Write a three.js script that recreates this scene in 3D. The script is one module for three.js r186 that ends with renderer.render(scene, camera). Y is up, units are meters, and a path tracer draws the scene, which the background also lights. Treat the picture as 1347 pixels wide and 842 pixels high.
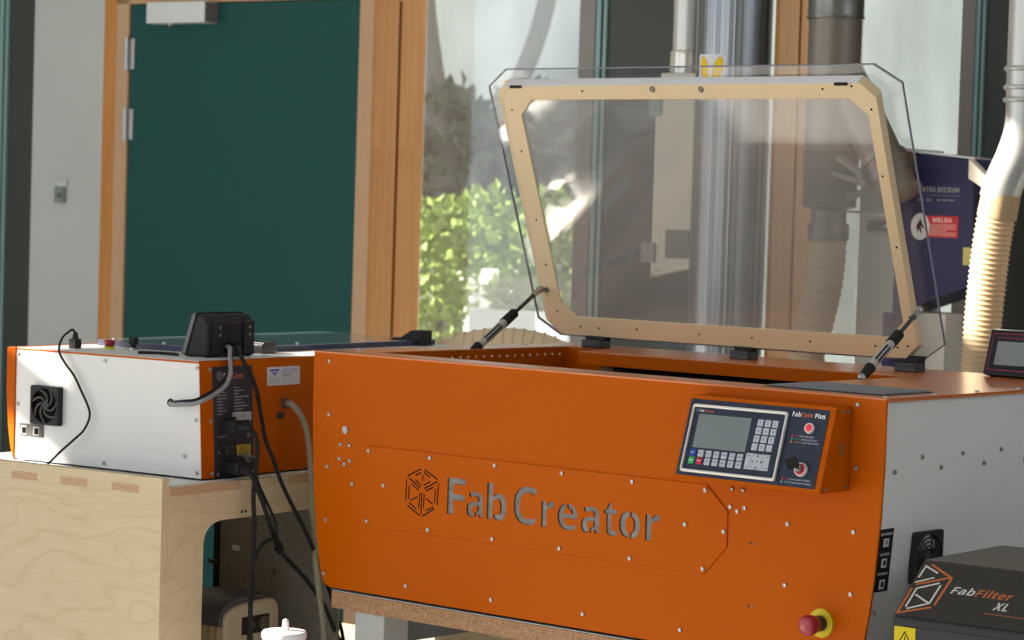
import * as THREE from 'three';
import { RoundedBoxGeometry } from 'three/addons/geometries/RoundedBoxGeometry.js';
import { mergeGeometries } from 'three/addons/utils/BufferGeometryUtils.js';
import { FontLoader } from 'three/addons/loaders/FontLoader.js';

// ---------------------------------------------------------------- camera, sky, sun, exposure
const scene = new THREE.Scene();
const camera = new THREE.PerspectiveCamera(2 * Math.atan(421 / 3430) * 180 / Math.PI, 1347 / 842, 0.1, 200);
camera.position.set(0, 1.5, 0);
camera.rotation.set(-0.044, 0, 0.0306);
camera.focus = 4.35;
camera.userData.fStop = 9;
const renderer = new THREE.WebGLRenderer();
renderer.toneMapping = THREE.LinearToneMapping;
renderer.toneMappingExposure = 1.68;
renderer.shadowMap.enabled = true;
scene.background = new THREE.Color().setRGB(0.93, 1.0, 1.1);
scene.backgroundIntensity = 1.0;
const sun = new THREE.DirectionalLight(new THREE.Color().setRGB(1.0, 0.92, 0.8), 15);
sun.position.set(-27.5, 13.5, -3.7);
sun.target.position.set(0, 1.5, -4);
sun.castShadow = true;
sun.shadow.mapSize.set(4096, 4096);
Object.assign(sun.shadow.camera, { left: -16, right: 16, top: 16, bottom: -16, near: 1, far: 80 });
scene.add(sun, sun.target);

// ---------------------------------------------------------------- frames of reference (metres)
class Frame {
  constructor(o, yaw) {
    this.o = new THREE.Vector3(...o); this.yaw = yaw;
    this.X = new THREE.Vector3(Math.cos(yaw), 0, Math.sin(yaw));
    this.Z = new THREE.Vector3(-Math.sin(yaw), 0, Math.cos(yaw));
  }
  world([x, y, z]) { return this.o.clone().addScaledVector(this.X, x).addScaledVector(this.Z, z).add(new THREE.Vector3(0, y, 0)); }
}
const FM = new Frame([0.6075, 1.2072, -4.1912], 0.711);   // large cutter: front right top corner
const FA = new Frame([-0.6039, 1.1795, -5.0408], 0.605);  // small cutter: near top corner
const FW = new Frame([-0.4951, 0, -8.0348], 0.605);       // room: foot of the door's right edge
const FB = new Frame([0.667, 0.9601, -4.0802], 0.65);     // filter box: front left top corner

// ---------------------------------------------------------------- helpers
let seed = 7;
const rnd = () => { seed = (seed * 1664525 + 1013904223) >>> 0; return seed / 4294967296; };
const taken = new Map();
function numbered(n) { const k = taken.get(n) ?? 0; taken.set(n, k + 1); return k ? n + '_' + String(k).padStart(3, '0') : n; }
function shadows(m) { m.castShadow = true; m.receiveShadow = true; return m; }
class Thing {
  constructor(name, label, category, frame, base, group) {
    this.g = new THREE.Group(); this.g.name = numbered(name); this.f = frame; this.b = new THREE.Vector3(...base);
    this.g.position.copy(frame.world(base)); this.g.rotation.y = -frame.yaw;
    this.g.userData = { label, category }; if (group) this.g.userData.group = group;
    scene.add(this.g);
  }
  add(name, geo, mat, parent, label) {           // geometry given in the frame's own coordinates
    if (Array.isArray(geo)) geo = merge(geo);
    geo.translate(-this.b.x, -this.b.y, -this.b.z);
    const m = shadows(new THREE.Mesh(geo, mat)); m.name = name; if (label) m.userData.label = label;
    (parent ?? this.g).add(m); return m;
  }
  at(name, geo, mat, p, rot, parent, label) {    // a shared geometry set at a place
    const m = shadows(new THREE.Mesh(geo, mat)); m.name = name; if (label) m.userData.label = label;
    m.position.set(p[0] - this.b.x, p[1] - this.b.y, p[2] - this.b.z); if (rot) m.rotation.set(...rot);
    (parent ?? this.g).add(m); return m;
  }
}
function single(name, label, category, frame, base, geo, mat, group) {   // a thing that is one mesh
  if (Array.isArray(geo)) geo = merge(geo);
  geo.translate(-base[0], -base[1], -base[2]);
  const m = shadows(new THREE.Mesh(geo, mat)); m.name = numbered(name);
  m.position.copy(frame.world(base)); m.rotation.y = -frame.yaw;
  m.userData = { label, category }; if (group) m.userData.group = group;
  scene.add(m); return m;
}
function struct(name, geo, mat, frame = FW) {
  if (Array.isArray(geo)) geo = merge(geo);
  const m = shadows(new THREE.Mesh(geo, mat)); m.name = name;
  m.position.copy(frame.o); m.rotation.y = -frame.yaw;
  m.userData = { kind: 'structure' }; scene.add(m); return m;
}
function sub(parent, name, geo, mat, label) {
  if (Array.isArray(geo)) geo = merge(geo);
  const m = shadows(new THREE.Mesh(geo, mat)); m.name = name; if (label) m.userData.label = label; parent.add(m); return m;
}
function plain(g) {
  if (g.index) g = g.toNonIndexed();
  for (const k of Object.keys(g.attributes)) if (!['position', 'normal', 'uv'].includes(k)) g.deleteAttribute(k);
  if (!g.attributes.uv) g.setAttribute('uv', new THREE.BufferAttribute(new Float32Array(g.attributes.position.count * 2), 2));
  return g;
}
const merge = (a) => a.length === 1 ? a[0] : mergeGeometries(a.map(plain), false);
const bx = (x0, x1, y0, y1, z0, z1) => new THREE.BoxGeometry(x1 - x0, y1 - y0, z1 - z0).translate((x0 + x1) / 2, (y0 + y1) / 2, (z0 + z1) / 2);
const rb = (x0, x1, y0, y1, z0, z1, r = 0.002, s = 2) => new RoundedBoxGeometry(x1 - x0, y1 - y0, z1 - z0, s, r).translate((x0 + x1) / 2, (y0 + y1) / 2, (z0 + z1) / 2);
function metric(g, k = 1) {                        // uv in metres from the dominant direction of each face
  g = plain(g); const p = g.attributes.position, n = g.attributes.normal, u = g.attributes.uv;
  for (let i = 0; i < p.count; i++) {
    const ax = Math.abs(n.getX(i)), ay = Math.abs(n.getY(i)), az = Math.abs(n.getZ(i));
    if (ay >= ax && ay >= az) u.setXY(i, p.getX(i) * k, p.getZ(i) * k);
    else if (ax >= az) u.setXY(i, p.getZ(i) * k, p.getY(i) * k);
    else u.setXY(i, p.getX(i) * k, p.getY(i) * k);
  }
  return g;
}
function planar(g, a, a0, a1, b, b0, b1) {         // uv 0..1 over a rectangle of two axes
  g = plain(g); const p = g.attributes.position, u = g.attributes.uv, get = { x: 'getX', y: 'getY', z: 'getZ' };
  for (let i = 0; i < p.count; i++) u.setXY(i, (p[get[a]](i) - a0) / (a1 - a0), (p[get[b]](i) - b0) / (b1 - b0));
  return g;
}
const V3 = (p) => new THREE.Vector3(...p);
const V2 = (p) => new THREE.Vector2(...p);
function tube(pts, r, seg = 0, rad = 10) {
  const c = new THREE.CatmullRomCurve3(pts.map(V3), false, 'centripetal');
  return new THREE.TubeGeometry(c, seg || pts.length * 6, r, rad, false);
}
function rod(a, b, r, r2 = r, seg = 16) {          // cylinder from a to b
  a = V3(a); b = V3(b); const d = b.clone().sub(a), g = new THREE.CylinderGeometry(r2, r, d.length(), seg);
  g.applyQuaternion(new THREE.Quaternion().setFromUnitVectors(new THREE.Vector3(0, 1, 0), d.clone().normalize()));
  return g.translate((a.x + b.x) / 2, (a.y + b.y) / 2, (a.z + b.z) / 2);
}
const poly = (pts) => new THREE.Shape(pts.map(V2));
function ext(shape, z0, z1, bevel = 0, curve = 8) { // prism along z with optional bevel
  if (Array.isArray(shape)) shape = poly(shape);
  const g = new THREE.ExtrudeGeometry(shape, { depth: z1 - z0 - 2 * bevel, bevelEnabled: bevel > 0, bevelSize: bevel, bevelThickness: bevel, bevelOffset: -bevel, bevelSegments: 2, curveSegments: curve });
  return g.translate(0, 0, z0 + bevel);
}
function extY(shape, y0, y1, bevel = 0, curve) { // shape drawn in (x, z), prism along y
  if (Array.isArray(shape)) shape = poly(shape.map(([x, z]) => [x, -z]));
  return ext(shape, y0, y1, bevel, curve).rotateX(-Math.PI / 2);
}
function extX(shape, x0, x1, bevel = 0, curve) { // shape drawn in (z, y), prism along x
  if (Array.isArray(shape)) shape = poly(shape.map(([z, y]) => [-z, y]));
  return ext(shape, x0, x1, bevel, curve).rotateY(Math.PI / 2);
}
function rrect(x0, x1, y0, y1, r) {
  const s = new THREE.Shape();
  s.moveTo(x0 + r, y0); s.lineTo(x1 - r, y0); s.quadraticCurveTo(x1, y0, x1, y0 + r); s.lineTo(x1, y1 - r); s.quadraticCurveTo(x1, y1, x1 - r, y1);
  s.lineTo(x0 + r, y1); s.quadraticCurveTo(x0, y1, x0, y1 - r); s.lineTo(x0, y0 + r); s.quadraticCurveTo(x0, y0, x0 + r, y0);
  return s;
}
const chamfered = (x0, x1, y0, y1, cx, cy = cx) => [[x0 + cx, y0], [x1 - cx, y0], [x1, y0 + cy], [x1, y1 - cy], [x1 - cx, y1], [x0 + cx, y1], [x0, y1 - cy], [x0, y0 + cy]];

// ---------------------------------------------------------------- textures
function hash(x, y, s) { let h = (x * 374761393 + y * 668265263 + s * 974634777) | 0; h = Math.imul(h ^ (h >>> 13), 1274126177); return ((h ^ (h >>> 16)) >>> 0) / 4294967296; }
function noise(x, y, p, s) {                        // value noise that repeats after p cells
  const xi = Math.floor(x), yi = Math.floor(y), fx = x - xi, fy = y - yi, w = (n) => ((n % p) + p) % p;
  const u = fx * fx * (3 - 2 * fx), v = fy * fy * (3 - 2 * fy), h = (a, b) => hash(w(a), w(b), s);
  return (h(xi, yi) * (1 - u) + h(xi + 1, yi) * u) * (1 - v) + (h(xi, yi + 1) * (1 - u) + h(xi + 1, yi + 1) * u) * v;
}
function fbm(x, y, p, s, o = 4) { let a = 0, k = 0.5; for (let i = 0; i < o; i++) { a += k * noise(x, y, p, s + i); x *= 2; y *= 2; p *= 2; k *= 0.5; } return a; }
function dataTex(n, fn, srgb = true) {
  const d = new Uint8Array(n * n * 4);
  for (let y = 0; y < n; y++) for (let x = 0; x < n; x++) { const c = fn(x / n, y / n), i = (y * n + x) * 4; d[i] = Math.max(0, Math.min(255, c[0])); d[i + 1] = Math.max(0, Math.min(255, c[1])); d[i + 2] = Math.max(0, Math.min(255, c[2])); d[i + 3] = 255; }
  const t = new THREE.DataTexture(d, n, n); t.magFilter = THREE.LinearFilter; t.wrapS = t.wrapT = THREE.RepeatWrapping;
  if (srgb) t.colorSpace = THREE.SRGBColorSpace; t.needsUpdate = true; return t;
}
function canvasTex(w, h, draw) {
  const c = document.createElement('canvas'); c.width = w; c.height = h; draw(c.getContext('2d'), w, h);
  const t = new THREE.CanvasTexture(c); t.colorSpace = THREE.SRGBColorSpace; return t;
}
const mix = (a, b, t) => a.map((v, i) => v + (b[i] - v) * t);
function repeat(t, k, l = k) { const c = t.clone(); c.repeat.set(k, l); c.needsUpdate = true; return c; }
const texBirch = dataTex(512, (x, y) => {          // rotary cut birch veneer, vein lines running along x
  const w = fbm(x * 3, y * 5, 3, 11, 3), r = Math.abs(((y * 9 + w * 7) % 1) - 0.5) * 2, f = fbm(x * 8, y * 64, 8, 17, 3);
  return mix([214, 198, 166], [196, 176, 142], Math.min(1, Math.pow(r, 5) * 0.5 + f * 0.55 + fbm(x * 2, y * 2, 2, 5, 2) * 0.25));
});
const texPlyEdge = dataTex(256, (x, y) => {        // layered edge: lamella across x, 1 tile = 24 mm
  const k = Math.floor(x * 12), a = k % 2, e = Math.min(1, Math.abs((x * 12) % 1 - 0.5) * 2);
  const b = a ? [188, 152, 120] : [214, 184, 152];
  return mix(b, [130, 92, 68], Math.pow(e, 7) * 0.55 + 0.32 * noise(x * 24, y * 6, 24, 3) * noise(x * 48, y * 40, 48, 8));
});
const texOak = dataTex(512, (x, y) => {            // veneered glulam, fine grain along y
  const f = fbm(x * 60, y * 3, 60, 31, 3), g = fbm(x * 6, y * 2, 6, 37, 3);
  return mix([220, 160, 98], [188, 124, 66], f * 0.55 + g * 0.45);
});
const texChip = dataTex(512, (x, y) => {           // raw chipboard edge
  const f = noise(x * 90, y * 150, 90, 41), g = noise(x * 40 + 5, y * 80, 40, 43), h = noise(x * 160, y * 160, 160, 47);
  let c = mix([196, 158, 122], [150, 112, 82], f * 0.6 + g * 0.4);
  if (h > 0.86) c = mix(c, [96, 64, 46], 0.7); else if (h < 0.12) c = mix(c, [226, 200, 168], 0.7);
  return c;
});
const texConcrete = dataTex(512, (x, y) => {
  const f = fbm(x * 5, y * 3, 5, 61, 5), s = fbm(x * 14, y * 1.0, 14, 67, 3);
  const v = 208 + (f - 0.5) * 60 + (s - 0.5) * 30; return [v, v * 1.0, v * 0.98];
});
const texPlaster = dataTex(256, (x, y) => { const v = 238 + (fbm(x * 6, y * 6, 6, 71, 4) - 0.5) * 12; return [v, v, v]; });
const texFloor = dataTex(256, (x, y) => { const v = 150 + (fbm(x * 5, y * 5, 5, 77, 5) - 0.5) * 50; return [v, v * 0.98, v * 0.94]; });
const texBrush = dataTex(256, (x, y) => { const v = 150 + (fbm(x * 4, y * 90, 4, 81, 3) - 0.5) * 90 + (fbm(x * 3, y * 3, 3, 83, 3) - 0.5) * 60; return [v, v * 0.985, v * 0.97]; });
const texBoard = dataTex(256, (x, y) => { const v = 140 + (noise(x * 120, y * 120, 120, 91) - 0.5) * 46; return [v, v * 0.97, v * 0.92]; });
const texDusty = dataTex(512, (x, y) => {          // paint with dust smears running along x
  const s = fbm(x * 3, y * 22, 3, 95, 4), d = Math.max(0, s - 0.46) * 2.4;
  return mix([212, 108, 26], [176, 136, 112], Math.min(0.75, d + 0.22 * noise(x * 90, y * 90, 90, 97)));
});

// ---------------------------------------------------------------- materials
const lin = (r, g, b) => new THREE.Color().setRGB(r, g, b);
const std = (color, roughness, o = {}) => new THREE.MeshPhysicalMaterial({ color, roughness, specularIntensity: o.metalness ? 1 : 0.4, ...o });
const phy = (color, roughness, o = {}) => new THREE.MeshPhysicalMaterial({ color, roughness, ...o });
const mOrange = phy(lin(0.49, 0.094, 0.0), 0.4, { specularIntensity: 0.12 });
const mOrangeTop = phy(0xffffff, 0.34, { map: repeat(texDusty, 1.6), clearcoat: 0.5, clearcoatRoughness: 0.18 });
const mWhite = phy(lin(0.74, 0.74, 0.73), 0.4, { clearcoat: 0.2, clearcoatRoughness: 0.3 });
const mCream = phy(lin(0.82, 0.63, 0.38), 0.42, { clearcoat: 0.15, clearcoatRoughness: 0.3 });
const mSteel = std(lin(0.46, 0.45, 0.44), 0.36, { metalness: 0.9 });
const mScrewDark = std(lin(0.25, 0.24, 0.22), 0.4, { metalness: 0.8 });
const mBlack = std(lin(0.022, 0.022, 0.024), 0.55);
const mBlackGloss = phy(lin(0.018, 0.017, 0.02), 0.3, { clearcoat: 0.3 });
const mRubber = std(lin(0.02, 0.02, 0.02), 0.7);
const mCharcoal = std(lin(0.045, 0.044, 0.047), 0.5);
const mHole = std(lin(0.01, 0.01, 0.01), 0.9);
const mBrushed = std(lin(0.48, 0.47, 0.46), 0.42, { map: repeat(texBrush, 5, 3), metalness: 0.55 });
const mGreyPlastic = std(lin(0.26, 0.26, 0.28), 0.5);
const mRed = phy(lin(0.36, 0.012, 0.03), 0.4, { clearcoat: 0.3 });
const mYellow = std(lin(0.72, 0.55, 0.03), 0.5);
const mBirch = std(0xffffff, 0.6, { map: repeat(texBirch, 1.7) });
const mBirchWarm = std(lin(0.86, 0.66, 0.52), 0.6, { map: repeat(texBirch, 1.7) });
const mPlyEdge = std(lin(1, 1, 1), 0.7, { map: repeat(texPlyEdge, 42, 6) });
const mOak = std(lin(0.84, 0.81, 0.74), 0.5, { map: repeat(texOak, 1.2) });
const mChip = std(0xffffff, 0.85, { map: repeat(texChip, 4) });
const mPlaster = std(lin(0.58, 0.62, 0.61), 0.8, { map: repeat(texPlaster, 0.6) });
const mRoomWall = std(lin(0.71, 0.72, 0.73), 0.85, { map: repeat(texPlaster, 0.5) });
const mConcrete = std(lin(0.94, 0.98, 0.98), 0.9, { map: repeat(texConcrete, 0.55) });
const mFloor = std(lin(0.95, 0.96, 1), 0.6, { map: repeat(texFloor, 0.5) });
const mGreen = std(lin(0.018, 0.08, 0.076), 0.5, { specularIntensity: 0.2 });
const mDarkPanel = std(lin(0.065, 0.073, 0.068), 0.35);
const mMullion = std(lin(0.24, 0.22, 0.21), 0.5, { metalness: 0.3 });
const mGlassEdge = std(lin(0.26, 0.42, 0.43), 0.25);
const mPane = phy(lin(0.95, 0.96, 0.95), 0.0, { transmission: 0.9, thickness: 0, ior: 1.5 });
const mAcrylic = phy(lin(0.90, 0.91, 0.92), 0.02, { transmission: 1, thickness: 0, ior: 1.49 });
const mAcrylicInner = phy(lin(0.92, 0.91, 0.89), 0.04, { transmission: 0.88, thickness: 0, ior: 1.49 });
const mAcrylicEdge = phy(lin(0.2, 0.21, 0.26), 0.25, {});
const mSmokedLid = phy(lin(0.22, 0.26, 0.28), 0.12, { clearcoat: 0.6, clearcoatRoughness: 0.08 });
const mLidEdge = std(lin(0.07, 0.07, 0.12), 0.35);
const mGalv = std(0xffffff, 0.33, { map: repeat(dataTex(256, (x, y) => { const v = 150 + (noise(x * 40, y * 3, 40, 101) - 0.5) * 60; return [v * 0.97, v, v * 1.03]; }), 3, 1), metalness: 0.95 });
const mGalvPale = std(lin(0.62, 0.62, 0.60), 0.35, { metalness: 0.5 });
const mDuctDark = phy(lin(0.20, 0.17, 0.14), 0.35, { metalness: 0.3 });
const mMachineCream = std(lin(0.66, 0.63, 0.54), 0.5);
const mMachineWhite = std(lin(0.74, 0.73, 0.68), 0.5);
const mMachineBlue = std(lin(0.035, 0.036, 0.10), 0.45);
const mHose = phy(lin(0.80, 0.62, 0.38), 0.5, { transmission: 0.3, thickness: 0 });
const mHoseTan = std(lin(0.46, 0.36, 0.25), 0.55);
const mTubeClear = phy(lin(0.62, 0.60, 0.46), 0.25, { transmission: 0.55, thickness: 0, ior: 1.4 });
const mPumpBody = std(lin(0.66, 0.56, 0.40), 0.5);
const mWhitePlastic = std(lin(0.82, 0.82, 0.85), 0.45);
const mGreyPaint = std(lin(0.50, 0.52, 0.52), 0.5);
const decal = (t, rough = 0.5, o = {}) => std(0xffffff, rough, { map: t, ...o });

// the maker's mark: a wireframe cube in a hexagon, strokes in the units of one drawing
const MARK = [[210, 222, 328, 160], [347, 166, 464, 252], [207, 238, 203, 428], [466, 272, 460, 462], [212, 452, 326, 546], [338, 547, 442, 482],
  [275, 218, 330, 188], [340, 188, 402, 236], [337, 204, 336, 270], [272, 246, 331, 300], [341, 300, 405, 260], [222, 234, 325, 320], [347, 324, 462, 262],
  [231, 292, 226, 418], [242, 282, 316, 338], [318, 350, 311, 480], [333, 346, 330, 538], [354, 356, 349, 482], [358, 344, 432, 307], [443, 317, 438, 440],
  [228, 432, 298, 492], [236, 420, 305, 387], [366, 401, 430, 452], [366, 500, 440, 468]].map(([a, b, c, d]) => [(a - 335) / 301, (b - 0.12 * (a - 335) - 354) / 388, (c - 335) / 301, (d - 0.12 * (c - 335) - 354) / 388]);
function drawMark(c, x, y, h, color, w) { c.strokeStyle = color; c.lineWidth = w; c.lineCap = 'butt'; for (const [a, b, d, e] of MARK) { c.beginPath(); c.moveTo(x + a * h, y + b * h); c.lineTo(x + d * h, y + e * h); c.stroke(); } }
function words(c, parts, x, y, font, squeeze) { c.save(); c.translate(x, y); if (squeeze) c.scale(squeeze, 1); c.font = font; c.textBaseline = 'alphabetic'; let at = 0; for (const [t, col] of parts) { c.fillStyle = col; c.fillText(t, at, 0); at += c.measureText(t).width; } c.restore(); return at * (squeeze ?? 1); }
function smallPrint(c, x, y, w, h, color, s) { c.fillStyle = color; let at = x; let k = s; while (at < x + w) { const l = h * (1.2 + 3 * hash(k, 3, 9)); c.fillRect(at, y, Math.min(l, x + w - at), h); at += l + h * 0.7; k++; } }

// ---------------------------------------------------------------- the room (frame FW: x along the back wall, z into the room, y from the floor)
const CEIL = 4.8;
struct('floor', metric(bx(-3.3, 8.3, -0.2, 0, -0.35, 9.8)), mFloor);
struct('ceiling', metric(bx(-3.3, 8.3, CEIL, CEIL + 0.25, -0.35, 9.8)), mRoomWall);
struct('wall_left', metric(merge([                 // openings: two long windows with a pier between and two small high windows
  bx(-3.3, -3, 0, 0.5, -0.35, 9.8), bx(-3.3, -3, 0.5, 3.58, -0.35, 3.1), bx(-3.3, -3, 0.5, 3.58, 5.74, 6.15), bx(-3.2, -3.1, 3.335, 3.435, 3.1, 5.74), bx(-3.3, -3, 0.5, 3.58, 9.3, 9.8),
  bx(-3.3, -3, 3.58, 4.05, -0.35, 5.22), bx(-3.3, -3, 3.58, 4.05, 5.66, 9.8), bx(-3.3, -3, 3.58, 3.6, 5.22, 5.66), bx(-3.3, -3, 3.82, 4.05, 5.22, 5.66), bx(-3.3, -3, 4.05, 4.75, -0.35, 4.17), bx(-3.3, -3, 4.05, 4.75, 4.76, 9.8), bx(-3.3, -3, 4.75, CEIL, -0.35, 9.8)])), mRoomWall);
struct('wall_rear', metric(merge([
  bx(-3, 8, 0, 0.35, 9.5, 9.8), bx(-3, 8, 3.9, CEIL, 9.5, 9.8), bx(-3, -2.4, 0.35, 3.9, 9.5, 9.8), bx(3.4, 8, 0.35, 3.9, 9.5, 9.8)])), mRoomWall);
struct('wall_right', metric(merge([bx(8, 8.3, 0, 2.3, -0.35, 9.8), bx(8, 8.3, 4.55, CEIL, -0.35, 9.8), bx(8, 8.3, 2.3, 4.55, -0.35, 0.4), bx(8, 8.3, 2.3, 4.55, 3.9, 9.8)])), mRoomWall);
struct('wall_back', metric(merge([
  bx(-3, -2.7, 0, 2.95, -0.35, 0), bx(-1.39, -1.066, 0, 2.95, -0.35, 0), bx(-1.066, 0.0, 2.2, 2.95, -0.35, 0), bx(2.9, 8, 0, 2.95, -0.35, 0),
  bx(-3, 8, 2.95, CEIL, -0.35, 0)])), mPlaster);
struct('trim_1', metric(merge([bx(0.064, 1.398, 0, 0.12, -0.32, -0.2), bx(1.464, 2.84, 0, 0.12, -0.32, -0.2), bx(-2.7, -1.39, 0, 0.12, -0.32, -0.2)])), mMullion);
// door with hinges, closer and its plywood lining
const door = struct('door_1', rb(-0.953, -0.002, 0.01, 2.117, -0.047, -0.002, 0.002), mGreen);
const hingeG = merge([rod([0, -0.053, 0], [0, -0.019, 0], 0.008), rod([0, -0.018, 0], [0, 0.018, 0], 0.008), rod([0, 0.019, 0], [0, 0.053, 0], 0.008), bx(0.004, 0.028, -0.05, 0.05, -0.012, -0.006), bx(-0.02, -0.004, -0.05, 0.05, -0.012, -0.004)]);
for (const y of [1.957, 1.727, 0.3]) { const h = sub(door, 'hinge', hingeG, mSteel, 'satin steel hinge'); h.position.set(-0.957, y, 0.01); }
const closer = sub(door, 'door_closer', rb(-0.8270, -0.5790, 2.05, 2.118, -0.002, 0.062, 0.002), std(lin(0.62, 0.66, 0.66), 0.45, { metalness: 0.2 }), 'light grey box of the door closer');
sub(closer, 'end_cap', rb(-0.5790, -0.5750, 2.052, 2.116, 0.0, 0.06, 0.001), std(lin(0.16, 0.15, 0.15), 0.5));
sub(closer, 'valve_screw', merge([rod([-0.7320, 2.046, 0.04], [-0.7320, 2.05, 0.04], 0.005), rod([-0.7470, 2.043, 0.04], [-0.7430, 2.05, 0.04], 0.004)]), mSteel);
sub(closer, 'cap_screw', rod([-0.5735, 2.085, 0.03], [-0.5755, 2.085, 0.03], 0.003), mHole);
// plywood door frame: face board on the left, layered front edges, deep side boards on the right
const plyRot = (g) => metric(g);
const frameL = struct('trim_2', [metric(rb(-1.066, -1.012, 0, 2.2, -0.2, 0.004, 0.002))], mOak);
sub(frameL, 'frame_board', metric(rb(-1.066, 0.066, 2.178, 2.24, -0.2, 0.004, 0.002)), mOak);
sub(frameL, 'jamb_edge', plyRot(rb(-1.012, -0.957, 0, 2.178, -0.2, 0.003, 0.001)), mPlyEdge, 'layered edge of the plywood jamb');
const headG = metric(rb(-1.012, 0.062, 2.12, 2.178, -0.2, 0.003, 0.001)); { const u = headG.attributes.uv; for (let i = 0; i < u.count; i++) u.setXY(i, u.getY(i), u.getX(i)); }
sub(frameL, 'head_edge', headG, mPlyEdge);
function post(name, x) {                            // a layered front edge and two boards behind one another with a gap
  const p = struct(name, metric(rb(x, x + 0.056, 0, 2.95, -0.118, 0, 0.001)), mPlyEdge);
  sub(p, 'side_board', metric(rb(x + 0.0562, x + 0.0645, 0, 2.95, -0.116, -0.001, 0.001)), mOak, 'warm veneered side of the post');
  sub(p, 'side_board', metric(rb(x, x + 0.063, 0, 2.95, -0.258, -0.132, 0.001)), mOak, 'warm veneered side of the post');
  sub(p, 'gasket', bx(x + 0.01, x + 0.055, 0, 2.95, -0.133, -0.117), mRubber);
  return p;
}
post('trim_3', 0.0); post('trim_4', 1.40); post('trim_5', 2.84);
// glazing behind the posts: clear pane, mullion with a green glass edge, dark panel
function bay(name, x0, m0, m1, x1) {
  const b = struct(name, bx(x0, m0, 0.12, 2.95, -0.262, -0.256), mPane);
  sub(b, 'mullion', metric(rb(m0, m0 + (m1 - m0) * 0.62, 0.12, 2.95, -0.33, -0.245, 0.003)), mMullion, 'grey brown metal mullion');
  sub(b, 'glass_edge', rb(m0 + (m1 - m0) * 0.62, m0 + (m1 - m0) * 0.80, 0.12, 2.95, -0.33, -0.249, 0.002), mGlassEdge, 'blue green edge of the glazing');
  sub(b, 'gasket', bx(m0 + (m1 - m0) * 0.80, m0 + (m1 - m0) * 0.87, 0.12, 2.95, -0.33, -0.256), mRubber);
  sub(b, 'glass_edge', rb(m0 + (m1 - m0) * 0.87, m1, 0.12, 2.95, -0.33, -0.252, 0.002), mGlassEdge);
  sub(b, 'dark_panel', rb(m1, x1, 0.12, 2.95, -0.31, -0.262, 0.002), mDarkPanel, 'dark opaque panel beside the pane');
  return b;
}
bay('window_1', 0.064, 0.645, 0.738, 1.40);
bay('window_2', 1.464, 1.896, 1.962, 2.84);
bay('window_3', -2.7, -1.88, -1.775, -1.39);
// key switch on the plaster beside the door
{
  const t = new Thing('wall_key_switch', 'small grey metal key switch box on the pale wall by the green door', 'switch', FW, [-1.24, 1.47, 0.0]);
  t.add('housing', rb(-1.262, -1.225, 1.462, 1.515, 0.0, 0.022, 0.003), std(lin(0.22, 0.27, 0.27), 0.5));
  t.add('name_plate', rb(-1.262, -1.218, 1.515, 1.54, 0.0, 0.012, 0.002), std(lin(0.55, 0.57, 0.57), 0.5));
  t.add('lock_cylinder', rod([-1.236, 1.487, 0.02], [-1.236, 1.487, 0.034], 0.008), mScrewDark);
}

// ---------------------------------------------------------------- outdoors
struct('courtyard_ground', metric(bx(-40, 30, -0.25, -0.05, -40, -0.34)), mConcrete);
struct('terrace_ground', metric(merge([bx(-40, -3.31, -0.25, -0.05, -0.34, 40), bx(-3.31, 30, -0.25, -0.05, 9.81, 40)])), mConcrete);
struct('courtyard_wall', metric(merge([bx(-16, 9, -0.05, 5.2, -6.0, -5.6)])), mConcrete);
struct('neighbouring_house', metric(bx(-13, -8, -0.05, 8, -12, 0.35)), mConcrete);
const mLeaf = phy(lin(0.26, 0.36, 0.075), 0.5, { side: THREE.DoubleSide, transmission: 0.3, thickness: 0, specularIntensity: 0.5 });
function leafGeo(l, w) { // a bent pointed leaf with thickness of its fold
  const g = new THREE.BufferGeometry(), p = [0, 0, 0, -w, l * 0.45, w * 0.35, 0, l * 0.5, 0, w, l * 0.45, w * 0.35, 0, l, -w * 0.4];
  g.setAttribute('position', new THREE.Float32BufferAttribute(p, 3)); g.setIndex([0, 2, 1, 0, 3, 2, 1, 2, 4, 2, 3, 4]); g.computeVertexNormals(); return g;
}
function foliage(cx, cy, cz, rx, ry, rz, n, l) {
  const out = [];
  for (let i = 0; i < n; i++) {
    const a = rnd() * 6.283, b = Math.acos(2 * rnd() - 1), r = 0.45 + 0.55 * Math.sqrt(rnd()), k = 0.7 + 0.6 * rnd();
    const g = leafGeo(l * k, l * 0.34 * k);
    g.rotateX(rnd() * 2.4 - 0.4); g.rotateZ(rnd() * 2 - 1); g.rotateY(rnd() * 6.283);
    g.translate(cx + rx * r * Math.sin(b) * Math.cos(a), cy + ry * r * Math.cos(b), cz + rz * r * Math.sin(b) * Math.sin(a)); out.push(g);
  }
  return out;
}
function shrub(x, z, y, r, h, n, l, label) {
  const t = new Thing('courtyard_shrub', label, 'shrub', FW, [x, -0.05, z], 'shrubs behind the window');
  t.add('stem', [rod([x, -0.05, z], [x + 0.05, y, z], 0.02, 0.012), rod([x, 0.1, z], [x - 0.12, y + 0.1, z + 0.05], 0.015, 0.008)], std(lin(0.12, 0.09, 0.06), 0.8));
  const f = t.add('foliage', [...foliage(x, y, z, r, h, r, n, l), ...foliage(x, y + h * 0.2, z, r * 0.98, h * 0.9, r * 0.98, Math.floor(n * 0.8), l)], mLeaf); f.userData.kind = 'stuff';
}
shrub(-1.56, -2.53, 1.17, 0.2, 0.33, 420, 0.06, 'bushy sunlit ivy shrub beside the veneered window post');
shrub(-1.95, -3.47, 1.26, 0.26, 0.28, 460, 0.07, 'bright leafy shrub behind the white courtyard bench');
shrub(-1.14, -2.82, 1.25, 0.2, 0.3, 380, 0.06, 'leafy shrub seen behind the raised acrylic lid');
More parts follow.
